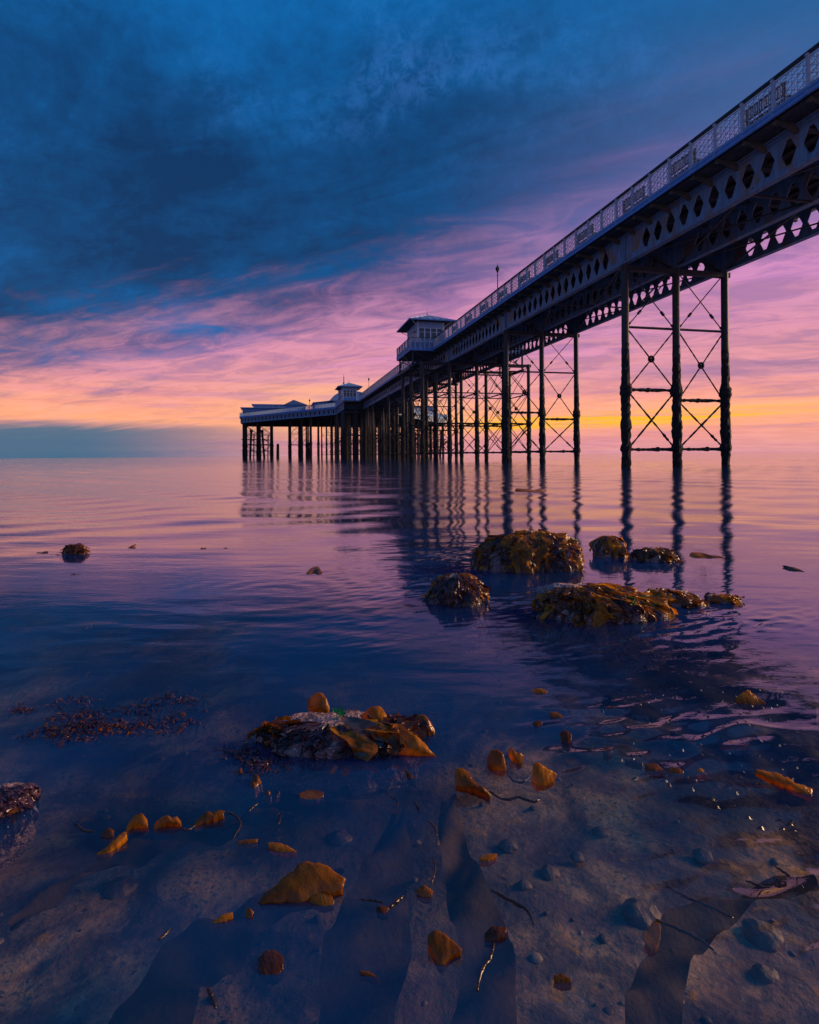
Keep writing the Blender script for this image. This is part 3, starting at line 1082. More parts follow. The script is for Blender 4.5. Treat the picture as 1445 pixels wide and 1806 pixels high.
def kiosk_proto():
    """small hip-roofed kiosk, 2.9 x 5, origin at the centre of its floor"""
    hx, hy, H = 1.45, 2.35, 3.2
    k = empty('kiosk')
    # dado panels and walls
    for sx in (-1, 1):
        MB().box(sx * hx - .04, sx * hx + .04, -hy + .06, hy - .06, 0, .95).build('wall_panel', M_BLUE, k)
        MB().box(sx * hx - .04, sx * hx + .04, -hy + .06, hy - .06, 2.45, H).build('wall_panel', M_PALE, k)
    for sy in (-1, 1):
        MB().box(-hx + .06, hx - .06, sy * hy - .04, sy * hy + .04, 0, .95).build('wall_panel', M_BLUE, k)
        MB().box(-hx + .06, hx - .06, sy * hy - .04, sy * hy + .04, 2.45, H).build('wall_panel', M_PALE, k)
    for sx in (-1, 1):
        for sy in (-1, 1):
            MB().box(sx * hx - .09, sx * hx + .09, sy * hy - .09, sy * hy + .09, -.01, H + .02).build('corner_post', M_TRIM, k)
    def window(x0, x1, y0, y1):
        along_x = abs(x1 - x0) > .2
        n = 4 if along_x else 5
        for i in range(n):
            if along_x:
                a, b = x0 + (x1 - x0) * i / n, x0 + (x1 - x0) * (i + 1) / n
                fr = MB().box(a, a + .06, y0 - .04, y0 + .04, .951, 2.449).box(b - .06, b, y0 - .04, y0 + .04, .951, 2.449).box(a + .06, b - .06, y0 - .04, y0 + .04, .951, 1.02).box(a + .06, b - .06, y0 - .04, y0 + .04, 2.38, 2.449).box(a + .06, b - .06, y0 - .03, y0 + .03, 1.95, 2.0)
                f = fr.build('window', M_TRIM, k)
                MB().box(a + .06, b - .06, y0 - .008, y0 + .008, 1.02, 2.38).build('pane', M_GLASS, f)
            else:
                a, b = y0 + (y1 - y0) * i / n, y0 + (y1 - y0) * (i + 1) / n
                fr = MB().box(x0 - .04, x0 + .04, a, a + .06, .951, 2.449).box(x0 - .04, x0 + .04, b - .06, b, .951, 2.449).box(x0 - .04, x0 + .04, a + .06, b - .06, .951, 1.02).box(x0 - .04, x0 + .04, a + .06, b - .06, 2.38, 2.449).box(x0 - .03, x0 + .03, a + .06, b - .06, 1.95, 2.0)
                f = fr.build('window', M_TRIM, k)
                MB().box(x0 - .008, x0 + .008, a + .06, b - .06, 1.02, 2.38).build('pane', M_GLASS, f)
    for sx in (-1, 1): window(sx * hx, sx * hx, -hy + .1, hy - .1)
    for sy in (-1, 1): window(-hx + .1, hx - .1, sy * hy, sy * hy)
    # roof: hip with deep eaves, raised seams and a gutter
    ex, ey, z0, zr = hx + 1.12, hy + 1.0, H - .02, H + .95
    r = 1.0
    mb = MB()
    v = [(-ex, -ey, z0), (ex, -ey, z0), (ex, ey, z0), (-ex, ey, z0), (0, -r, zr), (0, r, zr)]
    mb.add(v, [(0, 1, 4), (1, 2, 5, 4), (2, 3, 5), (3, 0, 4, 5)])
    rf = mb.build('roof', M_ROOF, k)
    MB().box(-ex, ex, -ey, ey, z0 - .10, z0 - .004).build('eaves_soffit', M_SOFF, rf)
    sb = MB()
    for a, b in (((-ex, -ey, z0), (0, -r, zr)), ((ex, -ey, z0), (0, -r, zr)), ((ex, ey, z0), (0, r, zr)), ((-ex, ey, z0), (0, r, zr)), ((0, -r, zr), (0, r, zr))):
        sb.bar(a, b, .09, .07)
    for i in range(1, 7):
        x = -ex + 2 * ex * i / 7
        if abs(x) > .3:
            zz = z0 + (zr - z0) * (1 - abs(x) / ex)
            sb.bar((x, -ey, z0 + .02), (x, -ey + (ey - r) * (1 - abs(x) / ex), zz + .01), .05, .05)
    sb.build('roof_seam', M_PALE, rf)
    gb = MB()
    gb.box(-ex - .05, ex + .05, -ey - .05, -ey - .001, z0 - .12, z0 + .02).box(-ex - .05, ex + .05, ey + .001, ey + .05, z0 - .12, z0 + .02)
    gb.box(-ex - .05, -ex - .001, -ey, ey, z0 - .12, z0 + .02).box(ex + .001, ex + .05, -ey, ey, z0 - .12, z0 + .02)
    gb.build('gutter', M_FASC, rf)
    for sy, hh in ((-1, .85), (1, .6)):
        MB().lathe([(.05, zr - .02), (.07, zr + .08), (.03, zr + .16), (.05, zr + .24), (.018, zr + .3), (.012, zr + hh)], 8, (0, sy * r * .9)).build('finial', M_IRON, k)
    bl = MB()   # timber fretwork below the eaves
    for sx in (-1, 1):
        for sy in (-1, 1):
            bl.bar((sx * hx, sy * hy, H - .7), (sx * (hx + .8), sy * (hy + .8), H - .12), .06)
    bl.build('eaves_bracket', M_TRIM, k)
    return k


KIOSKS = [(-4.05, 62.4, 'blue kiosk with windows on the left side bay halfway along the pier'),
          (5.0, 62.4, 'kiosk on the seaward right side bay, hidden behind the pier deck'),
          (-5.6, 122.8, 'blue kiosk where the promenade meets the pier head, beside the pointed turret'),
          (5.6, 122.8, 'kiosk on the far right shoulder of the pier head')]
kp = kiosk_proto()
for i, (a, t, lab) in enumerate(KIOSKS):
    k = kp if i == 0 else copy_tree(kp)
    k.location = pier_local(a, t) + Vector((0, 0, DECK - .008))
    k.rotation_euler = (0, 0, AL)
    tag(k, lab, 'kiosk', 'hip-roofed kiosks on the pier')


# --- benches seen through the lattice
def bench_proto():
    b = empty('bench')
    for i in range(3):
        MB().box(.10 + i * .14, .21 + i * .14, -.85, .85, .42, .45).build('seat_slat', M_BENCH, b)
    bk = MB().box(-.02, .03, -.85, .85, .84, .90).box(-.02, .03, -.85, .85, .47, .51)
    for k in range(18):
        y = -.80 + k * .094
        bk.box(-.01, .02, y - .018, y + .018, .51, .84)
    bk.build('backrest', M_BENCH, b)
    for y in (-.78, .78):
        MB().box(-.03, .03, y - .03, y + .03, .0, .88).box(.45, .50, y - .03, y + .03, 0, .42).box(.03, .45, y - .03, y + .03, .36, .42).build('leg', M_BENCH, b)
    return b


bp = bench_proto()
BT = [8.6, 12.5, 16.4, 20.6, 23.9, 28.3, 32.2, 36.2, 40.1, 44.0, 48.0, 52.0, 56.0]
BL = ['nearest the right end of the rail in view', 'second along from the right end of the rail', 'third along from the right end of the rail',
      'fourth along, above the near pierced girder', 'above the nearest trestle', 'just seaward of the nearest trestle',
      'two benches seaward of the nearest trestle', 'just landward of the tall lamp post', 'at the foot of the tall lamp post', 'just seaward of the tall lamp post',
      'midway between the lamp post and the kiosk', 'second from the kiosk bay', 'next to the kiosk bay']
for i, t in enumerate(BT):
    b = bp if i == 0 else copy_tree(bp)
    b.location = pier_local(-3.78, t) + Vector((0, 0, DECK - .012))
    b.rotation_euler = (0, 0, AL)
    tag(b, 'dark bench behind the white lattice rail, ' + BL[i], 'bench', 'benches along the pier railing')


# --- lamp posts
def lamp_proto():
    k = empty('lamp_post')
    MB().lathe([(.13, 0), (.13, .25), (.08, .32), (.06, .9), (.075, .95), (.045, 1.05), (.035, 2.3), (.06, 2.35), (.03, 2.42), (.045, 2.6)], 8).build('post', M_IRON, k)
    MB().lathe([(.05, 2.6), (.17, 2.88), (.17, 2.92), (.05, 3.12)], 8).build('lantern', M_BENCH, k)
    MB().lathe([(.04, 3.12), (.05, 3.16), (.015, 3.2), (.01, 3.32)], 6).build('finial', M_IRON, k)
    return k


lp = lamp_proto()
LAMPS = [(-3.75, 41.2, 1.0, 'tall black lamp post on the pier rail right of the kiosk'),
         (-3.75, 106.0, 1.0, 'black lamp post between the two kiosks on the pier'),
         (-31.0, 172.2, .8, 'thin lamp post on the outermost corner of the pier head'),
         (-21.0, 165.0, .95, 'lamp post between the long pavilion and the gabled hut'),
         (-12.5, 150.5, 1.05, 'lamp post right of the gabled hut on the pier head')]
for i, (a, t, s, lab) in enumerate(LAMPS):
    k = lp if i == 0 else copy_tree(lp)
    k.location = pier_local(a, t) + Vector((0, 0, DECK - .012))
    k.scale = (s * (1 if i < 2 else 1.3), s * (1 if i < 2 else 1.3), s)
    tag(k, lab, 'lamp post', 'lamp posts on the pier')

# ------------------------------------------------------------------ pier head
head = empty('landing_platform', pier_local(0, 150), AL)
tag(head, 'wide T-shaped platform on a forest of dark piles at the end of the pier', 'pier head')
HO = 150.0
POLY = [(-7.4, 118.0), (-7.4, 134.0), (-31.5, 172.0), (-31.5, 193.0), (31.5, 193.0), (31.5, 172.0), (7.4, 134.0), (7.4, 118.0)]
PL = [(a, t - HO) for a, t in POLY]


def prism(mb, pts, z0, z1):
    n = len(pts)
    v = [(x, y, z0) for x, y in pts] + [(x, y, z1) for x, y in pts]
    area = sum(pts[i][0] * pts[(i + 1) % n][1] - pts[(i + 1) % n][0] * pts[i][1] for i in range(n))
    fs = [tuple(range(n - 1, -1, -1)), tuple(range(n, 2 * n))] + [(i, (i + 1) % n, n + (i + 1) % n, n + i) for i in range(n)]
    if area < 0: fs = [tuple(reversed(f)) for f in fs]
    mb.add(v, fs)
    return mb


prism(MB(), PL, DECK - .30, DECK - .013).build('deck_boarding', M_PLANK, head)
BAL = MB()
for k in range(10):
    y = -.58 + k * .13
    BAL.box(-.018, .018, y - .018, y + .018, .06, .95)
BAL.box(-.025, .025, -.65, .65, .95, .99).box(-.025, .025, -.65, .65, .03, .07)
BALM = BAL.mesh('railing_panel', M_PALE)
HG = girder_web(1.8, 1, 1.30, .30, .45, .2, .25).mesh('edge_girder', M_GIRD)
n = len(PL)
for i in range(n):
    a, b = Vector((*PL[i], 0)), Vector((*PL[(i + 1) % n], 0))
    if i == n - 1: continue
    d = b - a
    L = d.length
    u = d.normalized()
    rz = math.atan2(-u.x, u.y)
    e = empty('edge', a, rz, head) if False else None
    # fascia with arched valance
    M_ = Matrix.Rotation(rz, 4, 'Z')
    def loc(x, y, z): return a + M_ @ Vector((x, y, z))
    fb = MB().box(-.06, .0, 0, L, DECK - .42, DECK + .04).box(-.10, -.061, 0, L, DECK - .06, DECK + .02)
    o = fb.build('fascia', M_FASC, head, loc=a, rot=(0, 0, rz))
    MB().box(-.05, .05, 0, L, RAIL - .10, RAIL - .03).build('handrail', M_RAILD, head, loc=a, rot=(0, 0, rz))
    npn = int(L / 1.34)
    for k in range(npn):
        s = L / npn
        link('railing_panel', BALM, head, loc(.02, s * (k + .5), DECK), (0, 0, rz), (1, s / 1.34, 1))
        link('railing_post', POST, head, loc(.02, s * k, DECK), (0, 0, rz))
    ng = int(L / 1.8)
    for k in range(ng):
        s = L / ng
        link('edge_girder', HG, head, loc(.25, s * k, DECK - 1.74), (0, 0, rz), (1, s / 1.8, 1))
    MB().box(-.02, .18, 0, L, -.06, 0).box(-.02, .18, 0, L, 1.31, 1.36).build('edge_flange', M_PALE, head, loc=loc(.18, 0, DECK - 1.74), rot=(0, 0, rz))

HCOL = [column_mesh(20 + i, DECK - 1.75, .26) for i in range(3)]
TIM = MB().box(-.3, .3, -.3, .3, -3, 8.2).box(-.42, .42, -.42, .42, 7.6, 8.4).mesh('timber_pile', M_TIMB)


def hcol(a, t, s=1.0):
    link('column', HCOL[int(abs(a) + t) % 3], head, (a, t - HO, 0), (0, 0, a), (s, s, 1))


def hbeam(p, q, w=.14, nm='cross_beam'):
    MB().bar((p[0], p[1] - HO, p[2]), (q[0], q[1] - HO, q[2]), w).build(nm, M_IRON, head)


def hrod(p, q):
    MB().tube([(p[0], p[1] - HO, p[2]), (q[0], q[1] - HO, q[2])], .045, 5).build('tie_rod', M_IRON, head)


def panel(p, q, tiers=((1.0, 4.2), (4.2, 7.3), (7.3, 10.3))):
    for z0, z1 in tiers:
        hbeam((*p, z0), (*q, z0))
        hrod((*p, z0), (*q, z1)); hrod((*q, z0), (*p, z1))


# left landing-stage cluster: rows of columns plus timber fenders
for sg in (-1, 1):
    for a in (30.6, 26.5, 22.6):
        for t in (173.5, 181, 190):
            hcol(a * sg, t, 1.5 if a < 27 else 1.0)
    for t in (173.5, 181, 190):
        panel((30.6 * sg, t), (26.5 * sg, t)); panel((26.5 * sg, t), (22.6 * sg, t))
    for a in (17.2, 14.0, 11.6):
        for t in (165, 178, 190):
            hcol(a * sg, t)
    for t in (165, 178):
        panel((17.2 * sg, t), (14.0 * sg, t), ((4.0, 7.2), (7.2, 10.3))); panel((14.0 * sg, t), (11.6 * sg, t), ((4.0, 7.2), (7.2, 10.3)))
    link('timber_pile', TIM, head, (-28.6 * 1 if sg < 0 else 28.6, 170.5 - HO, 0), (R(4), R(3), 0))
    link('timber_pile', TIM, head, (24.6 * sg, 170.5 - HO, 0), (R(3), R(-4), 0))
    hbeam((31 * sg, 171.5, 5.6), (22.4 * sg, 171.5, 5.4), .3, 'fender_beam')
    hbeam((31 * sg, 171.5, 2.3), (22.4 * sg, 171.5, 2.2), .25, 'fender_beam')
    for k, (a, z) in enumerate(((29.7, 11), (27.6, 8), (25.6, 11), (23.6, 7.5))):
        link('fender_post', MB().box(-.16, .16, -.16, .16, -2, z - .6).mesh('fender_post', M_TIMB), head, (a * sg, 171.2 - HO, 0), (0, R(2 * (k % 2) - 1), 0))
# right part is denser: more landing-stage piles
for a in (19.5, 21.0, 24.5, 28.4, 16.0, 12.8):
    for t in (168.5 if a < 20 else 176, 186):
        link('timber_pile', TIM, head, (a, t - HO, 0), (0, R((a * 7) % 3 - 1), 0), (.8, .8, 1.0))
for a, b in ((12, 16), (16, 19.5), (19.5, 24.5), (24.5, 28.4)):
    panel((a, 176), (b, 176), ((1.2, 3.4), (3.4, 6.0), (6.0, 10)))
    hbeam((a, 170, 3.2), (b, 170, 3.2), .3, 'fender_beam'); hbeam((a, 170, 6.2), (b, 170, 6.2), .3, 'fender_beam')
# centre
for t in (119.5, 123, 132.5, 138, 150, 165, 184):
    lats = [-7.0, -3.6, 0, 3.6, 7.0] if t > 133 else [-7.0, -4.4, -1.5, 1.5, 4.4, 7.0]
    for a in lats:
        hcol(a, t, 1.2 if t < 133 else .85)
    if t in (119.5, 132.5, 138, 150, 165, 184):
        for a, b in zip(lats[:-1], lats[1:]): panel((a, t), (b, t))
for t, a in ((146, -12.5), (152, -14.5), (158, -9.8), (146, 12.5), (152, 14.5), (158, 9.8), (158, 18.5), (150, 10)):
    hcol(a, t, 1.1)
hbeam((-7, 119.4, 5.0), (7, 119.4, 5.0), .35)
hbeam((-7, 119.4, 9.9), (7, 119.4, 9.9), .5)
# big riveted cylinders below the shoulder
for a, t in ((-6.6, 120.5), (-2.6, 118.9)):
    MB().lathe([(.62, -2.5), (.62, 3.0), (.68, 3.02), (.68, 3.3), (.60, 3.32), (.60, 10.3)], 14).build('caisson', M_CRUST, head, loc=(a, t - HO, 0))
# deep cross frames under the head deck
for k, t in enumerate((119.2, 125, 131, 137, 143, 149, 155, 161, 167, 173, 179, 185, 191)):
    w_ = 7.0 if t < 134 else min(31.0, 7.0 + (t - 134) * 24 / 38)
    MB().box(-w_, w_, -.1, .1, -1.45, -.02).build('cross_frame', M_SOFF, head, loc=(0, t - HO, DECK - .31))

# lone timber stumps in the water by the pier head
for k, (px_, z, dst, lab) in enumerate(((490, 5.0, 150, 'lone upright timber stump left of the braced trestle by the pier head'), (544, 4.4, 172, 'short timber stump inside the braced trestle of the pier head'))):
    p = Vector(((px_ - 722.5) / 1000 * dst, dst, -2.0))
    o = MB().lathe([(.42, 0), (.40, 3), (.36, z + .6), (.28, z + .9), (.1, z + 1.0)], 9).build('timber_stump', M_TIMB, loc=p, rot=(0, R(.6), 0))
    tag(o, lab, 'stump')


# --- buildings on the head
def hloc(a, t, z=DECK): return pier_local(a, t) + Vector((0, 0, z - .012))


# long pavilion with raised clerestory
pv = empty('pavilion', hloc(-22.5, 181), AL)
tag(pv, 'long low blue pavilion with raised flat clerestory at the left end of the pier head', 'pavilion')
MB().box(-8.5, 7.4, -4.5, 4.5, 0, 3.0).build('wall', M_BLUE, pv)
MB().box(-9.1, 8.0, -5.1, 5.1, 3.01, 3.16).build('roof', M_PALE, pv)
cs = MB().box(-5.4, 6.8, -3.2, 3.2, 3.17, 4.1).build('clerestory', M_BLUE, pv)
prism(MB(), [(-5.9, -3.7), (7.3, -3.7), (7.3, 3.7), (-5.9, 3.7)], 4.11, 4.3).build('roof', M_PALE, cs)
for k in range(12):
    w = MB().box(-.36, .36, -.05, .0, .7, 2.1).box(-.42, .42, -.08, -.051, 2.1, 2.2).build('window', M_WHITE, pv, loc=(-7.7 + k * 1.3, -4.5, 0))
    MB().box(-.28, .28, -.07, -.052, .8, 2.0).build('pane', M_GLASS, w)
for k in range(14):
    MB().box(-.3, .3, -.04, 0, 3.4, 3.95).build('window', M_WHITE, pv, loc=(-5.0 + k * .9, -3.2, 0))

# gabled hut
gh = empty('gabled_hut', hloc(-15.6, 169.5), AL)
tag(gh, 'small blue hut with a low gabled roof right of the long pavilion', 'hut')
MB().box(-2.8, 2.8, -2.5, 2.5, 0, 3.4).build('wall', M_BLUE, gh)
mb = MB()
mb.add([(-3.3, -2.9, 3.3), (3.3, -2.9, 3.3), (3.3, 2.9, 3.3), (-3.3, 2.9, 3.3), (-.6, -2.9, 4.7), (-.6, 2.9, 4.7)], [(0, 1, 4), (1, 2, 5, 4), (2, 3, 5), (3, 0, 4, 5), (0, 3, 2, 1)])
mb.build('roof', M_ROOF, gh)
d_ = MB().box(-.5, .5, -2.56, -2.501, 0, 2.1).build('door', M_PALE, gh)
for x in (-1.8, 1.8):
    w = MB().box(-.5, .5, -2.56, -2.501, .9, 2.0).build('window', M_WHITE, gh, loc=(x, 0, 0))
    MB().box(-.42, .42, -2.58, -2.561, .98, 1.92).build('pane', M_GLASS, w)

# low shelter between hut and turret
sh = empty('shelter', hloc(-8.6, 146), AL)
tag(sh, 'low blue shelter with a sloping roof before the domed hall', 'shelter')
MB().box(-3.2, 1.6, -5, 5, 0, 1.7).build('wall', M_BLUE, sh)
MB().add([(-3.6, -5.3, 1.65), (2, -5.3, 2.3), (2, 5.3, 2.3), (-3.6, 5.3, 1.65), (-3.6, -5.3, 1.55), (2, -5.3, 2.2), (2, 5.3, 2.2), (-3.6, 5.3, 1.55)],
         [(0, 1, 2, 3), (7, 6, 5, 4), (0, 4, 5, 1), (1, 5, 6, 2), (2, 6, 7, 3), (3, 7, 4, 0)]).build('roof', M_PALE, sh)

# barrel-roofed hall
bh = empty('domed_hall', hloc(-4.6, 147), AL)
tag(bh, 'blue hall with a rounded barrel roof behind the kiosk on the pier head', 'hall')
MB().box(-2.6, 6.6, -6, 6, 0, 2.1).build('wall', M_BLUE, bh)
mb = MB()
pts = [(2.0 - 5.0 * math.cos(math.pi * k / 14), 2.1 + 2.4 * math.sin(math.pi * k / 14)) for k in range(15)]
mb.add([(x, -6.3, z) for x, z in pts] + [(x, 6.3, z) for x, z in pts], [tuple(range(15)), tuple(range(29, 14, -1))] + [(i + 1, i, i + 15, i + 16) for i in range(14)])
rf = mb.build('roof', M_PALE, bh)
rb = MB()
for y in (-6.34, -3.1, 0, 3.1):
    rb.tube([(2.0 - 5.05 * math.cos(math.pi * k / 14), y, 2.1 + 2.45 * math.sin(math.pi * k / 14)) for k in range(15)], .08, 5)
rb.build('roof_rib', M_WHITE, rf)
MB().box(-3.2, -2.62, -2, 2, .1, 1.6).build('porch', M_WHITE, bh)

# turret with ogee cap and spire
tu = empty('turret', hloc(-5.9, 129.0), AL)
tag(tu, 'small turret with a flared pointed cap and tall spire behind the far kiosk', 'turret')
MB().lathe([(1.3, 0), (1.3, 3.3), (1.45, 3.35), (1.45, 3.45)], 8).build('wall', M_BLUE, tu)
MB().lathe([(1.75, 3.4), (1.7, 3.5), (1.15, 3.75), (.65, 4.15), (.38, 4.6), (.22, 5.0)], 8).build('roof', M_PALE, tu)
MB().lathe([(.12, 5.0), (.2, 5.1), (.09, 5.25), (.07, 6.2), (.16, 6.3), (.05, 6.42), (.03, 7.0)], 6).build('spire', M_IRON, tu)
for k in range(8):
    a = math.pi / 8 + k * math.pi / 4
    MB().box(-.3, .3, -.03, .03, 1.0, 2.7).build('window', M_WHITE, tu, loc=(1.22 * math.sin(a), -1.22 * math.cos(a), 0), rot=(0, 0, a))

# central hall, mostly hidden, and the right wing pavilion
rp = copy_tree(pv)
rp.location = hloc(21.5, 181)
tag(rp, 'blue pavilion on the right wing of the pier head, seen between the trestle columns', 'pavilion')

# ------------------------------------------------------------------ rocks
def ico(sub):
    import bmesh
    bm = bmesh.new()
    bmesh.ops.create_icosphere(bm, subdivisions=sub, radius=1.0)
    V = np.array([v.co[:] for v in bm.verts]); F = [tuple(v.index for v in f.verts) for f in bm.faces]
    bm.free()
    return V, F


ICO = {5: ico(5), 6: ico(6), 3: ico(3), 2: ico(2)}


class Rock:
    def __init__(self, name, px0, px1, pyb, pyt, depth, seed, label, sub=6, peak=0.0, sharp=1.0, squash=1.0):
        A, B = W(px0, pyb), W(px1, pyb)
        self.w = (B.x - A.x) / 2
        yf = (A.y + B.y) / 2
        self.c = Vector(((A.x + B.x) / 2, yf + depth, 0))
        # height so that the crest, depth behind the waterline, reaches pyt
        top = W((px0 + px1) / 2, pyt, EYE - (pyt - 802.5) / FPX * self.c.y) if False else None
        self.h = EYE - (pyt - 802.5 + TILT * ((px0 + px1) / 2 - 722.5)) / FPX * self.c.y
        self.d = depth
        self.seed = seed; self.peak = peak; self.sharp = sharp
        V, F = ICO[sub]
        P, _ = self.surf(V)
        me = bpy.data.meshes.new(name)
        me.from_pydata(P.tolist(), [], F); me.update()
        me.polygons.foreach_set('use_smooth', [True] * len(me.polygons))
        me.materials.append(M_ROCK)
        self.o = link(name, me, loc=self.c)
        tag(self.o, label, 'rock', 'weedy rocks standing out of the water')

    def surf(self, D, lift=0.0):
        """D unit directions -> points on the rock in local coordinates"""
        D = np.asarray(D, float)
        s = self.seed * 7.13
        sc = max(self.w, self.d)
        n = fbm3(D * 1.5 + s, 3, .55) * .34 + np.abs(fbm3(D * 3.4 + s + 5, 3, .6)) * -.20 + .07 * fbm3(D * 9 + s, 3, .6)
        r = 1.0 + n
        up = np.clip(D[:, 2], 0, 1)
        x = D[:, 0] * self.w * r + self.peak * self.w * up ** 2
        y = D[:, 1] * self.d * r
        dn = np.clip(-D[:, 2], 0, 1)
        x = x * (1 + .25 * dn); y = y * (1 + .25 * dn)
        z = np.where(D[:, 2] > 0, self.h * (1.0 + .55 * n) * np.abs(D[:, 2]) ** (.75 * self.sharp), D[:, 2] * (.13 if self.c.y < 1.8 else .30))
        z = z - .006
        P = np.stack([x, y, z], 1)
        if np.any(lift):
            N = D / np.array([self.w, self.d, max(self.h, .03)])
            N /= np.linalg.norm(N, axis=1)[:, None]
            P = P + N * np.asarray(lift).reshape(-1, 1)
        return P, D

    def frond(self, rng, phi, th0, th1, width, mat, name='kelp_frond', lift=.006, ruffle=.010, nl=16, nw=7, float_out=0.0, wig=.5):
        s = np.linspace(0, 1, nl)
        ph = phi + wig * rng.uniform(-.5, .5) * s + .12 * np.sin(s * rng.uniform(3, 7) + rng.random() * 6)
        th = th0 + (th1 - th0) * s
        wv = np.linspace(-1, 1, nw)
        prof = width * (np.sin(np.pi * np.clip(s * .92 + .06, 0, 1)) ** .55) * (1 + .18 * np.sin(s * 9 + rng.random() * 6))
        rad = np.maximum(.35, np.sin(th)) * (self.w + self.d) / 2
        S, Wv = np.meshgrid(s, wv, indexing='ij')
        PH = ph[:, None] + (prof / rad)[:, None] * Wv
        TH = np.repeat(th[:, None], nw, 1)
        D = np.stack([np.sin(TH) * np.cos(PH), np.sin(TH) * np.sin(PH), np.cos(TH)], -1).reshape(-1, 3)
        L = lift + .6 * lift * np.sin(S * 5 + rng.random() * 6) + ruffle * np.abs(Wv) ** 1.5 * (1 + np.sin(S * rng.uniform(14, 22) + Wv * 2 + rng.random() * 6)) * .7 + .004 * rng.random() + .01 * (S > .9)
        P, _ = self.surf(D, L.ravel())
        if float_out > 0:
            out = np.clip((S.ravel() - .75) / .25, 0, 1) * float_out
            P[:, 0] += np.cos(phi) * out; P[:, 1] += np.sin(phi) * out
            P[:, 2] = np.where(S.ravel() > .75, np.maximum(P[:, 2], .0) * .5 + .004, P[:, 2])
        me = grid_mesh(name, P, nl, nw, mat)
        return link(name, me, self.o)


def dress(rk, seed, n_gold, n_brown, n_red, n_green, wmul=1.0, front=True, up=.25, bare=None):
    rng = random.Random(seed)
    plan = [M_DULSE] * n_red + [M_KELPB] * n_brown + [M_KELP] * n_gold + [M_GREEN] * n_green
    for m in plan:
        for _ in range(9):
            phi = rng.uniform(-math.pi, 0) if rng.random() < (.85 if front else .5) else rng.uniform(0, math.pi)
            if bare and bare[0] < phi < bare[1] and rng.random() < .85: continue
            break
        th0 = rng.uniform(.05, .75)
        th1 = rng.uniform(1.15, 1.65)
        wd = {M_KELP.name: rng.uniform(.014, .030), M_KELPB.name: rng.uniform(.012, .028), M_DULSE.name: rng.uniform(.006, .016), M_GREEN.name: .008}[m.name] * wmul
        if m is M_GREEN: th0 = rng.uniform(.5, 1.1); th1 = th0 + .3
        nm = {M_KELP.name: 'kelp_frond', M_KELPB.name: 'brown_frond', M_DULSE.name: 'red_frond', M_GREEN.name: 'green_weed'}[m.name]
        rk.frond(rng, phi, th0, th1, wd, m, nm, lift=rng.uniform(.002, .007) * wmul, ruffle=rng.uniform(.002, .008) * wmul, wig=.9, float_out=rng.choice([0, 0, 0, .02]) * wmul)


def hair(rk, seed, n, ph0, ph1, mat=M_HAIR, name='hair_weed', th0r=(.2, .9), wd=.0022):
    """matted thin strands combed down the rock, joined into one part"""
    rng = random.Random(seed)
    V, F = [], []
    for k in range(n):
        phi = rng.uniform(ph0, ph1); a = rng.uniform(*th0r); b = a + rng.uniform(.35, .9)
        nl = 8
        s = np.linspace(0, 1, nl)
        ph = phi + .10 * np.sin(s * 4 + rng.random() * 6)
        th = a + (b - a) * s
        base = len(V)
        ww = wd * rng.uniform(.6, 2.2) * (1 - .7 * s)
        rad = np.maximum(.35, np.sin(th)) * (rk.w + rk.d) / 2
        for sg in (-1, 1):
            PH = ph + sg * ww / rad
            D = np.stack([np.sin(th) * np.cos(PH), np.sin(th) * np.sin(PH), np.cos(th)], 1)
            P, _ = rk.surf(D, .003 + .006 * rng.random() + .002 * np.sin(s * 9))
            V.extend(P.tolist())
        for i in range(nl - 1):
            F.append((base + i, base + i + 1, base + nl + i + 1, base + nl + i))
    me = bpy.data.meshes.new(name); me.from_pydata(V, [], F); me.update(); me.materials.append(mat)
    o = link(name, me, rk.o)
    o['kind'] = 'stuff'
    return o


r1 = Rock('rock', 836, 1052, 1012, 938, .20, 1, 'largest rock, domed and draped in golden kelp, nearest the pier columns', peak=.1, sharp=.8)
dress(r1, 21, 30, 14, 16, 3, 1.1, True)
hair(r1, 22, 160, -3.1, .0, th0r=(.3, 1.0), wd=.004)
hair(r1, 23, 110, -3.1, 0, M_KELPB, 'weed_strands', (.25, .9), .007)
hair(r1, 24, 70, -3.1, 0, M_KELP, 'weed_strands', (.25, .8), .007)
r2 = Rock('rock', 1052, 1112, 984, 944, .10, 2, 'small kelp-covered rock touching the right side of the largest rock', 5)
dress(r2, 31, 9, 6, 3, 0, 1.2)
r3 = Rock('rock', 1122, 1210, 992, 966, .10, 3, 'low dark rock right of the kelp-covered pair, nearest the right columns', 5)
dress(r3, 41, 5, 6, 9, 0, 1.1)
hair(r3, 42, 80, -3.1, 0, th0r=(.2, .9), wd=.004)
r4 = Rock('rock', 754, 866, 1073, 1010, .13, 4, 'small peaked rock left of the others, pale barnacles in front', peak=-.05, sharp=1.25)
dress(r4, 51, 5, 5, 7, 1, .8, bare=(-2.6, -1.7))
hair(r4, 52, 120, -3.1, -.3, th0r=(.3, 1.0), wd=.003)
hair(r4, 53, 50, -3.1, 0, M_KELPB, 'weed_strands', (.25, .9), .005)
r5 = Rock('rock', 962, 1205, 1106, 1030, .17, 5, 'broad mottled rock in front of the largest rock, kelp over its left end', peak=-.35, sharp=.85)
dress(r5, 61, 22, 12, 12, 4, .95, bare=(-1.6, -.9))
hair(r5, 62, 130, -3.1, 0, th0r=(.3, 1.0), wd=.0032)
hair(r5, 63, 90, -3.1, 0, M_KELPB, 'weed_strands', (.25, .9), .006)
hair(r5, 64, 60, -3.1, 0, M_KELP, 'weed_strands', (.25, .8), .006)
r6 = Rock('rock', 1148, 1262, 1076, 1038, .10, 6, 'kelp-draped rock behind the right end of the mottled rock', 5, peak=-.3)
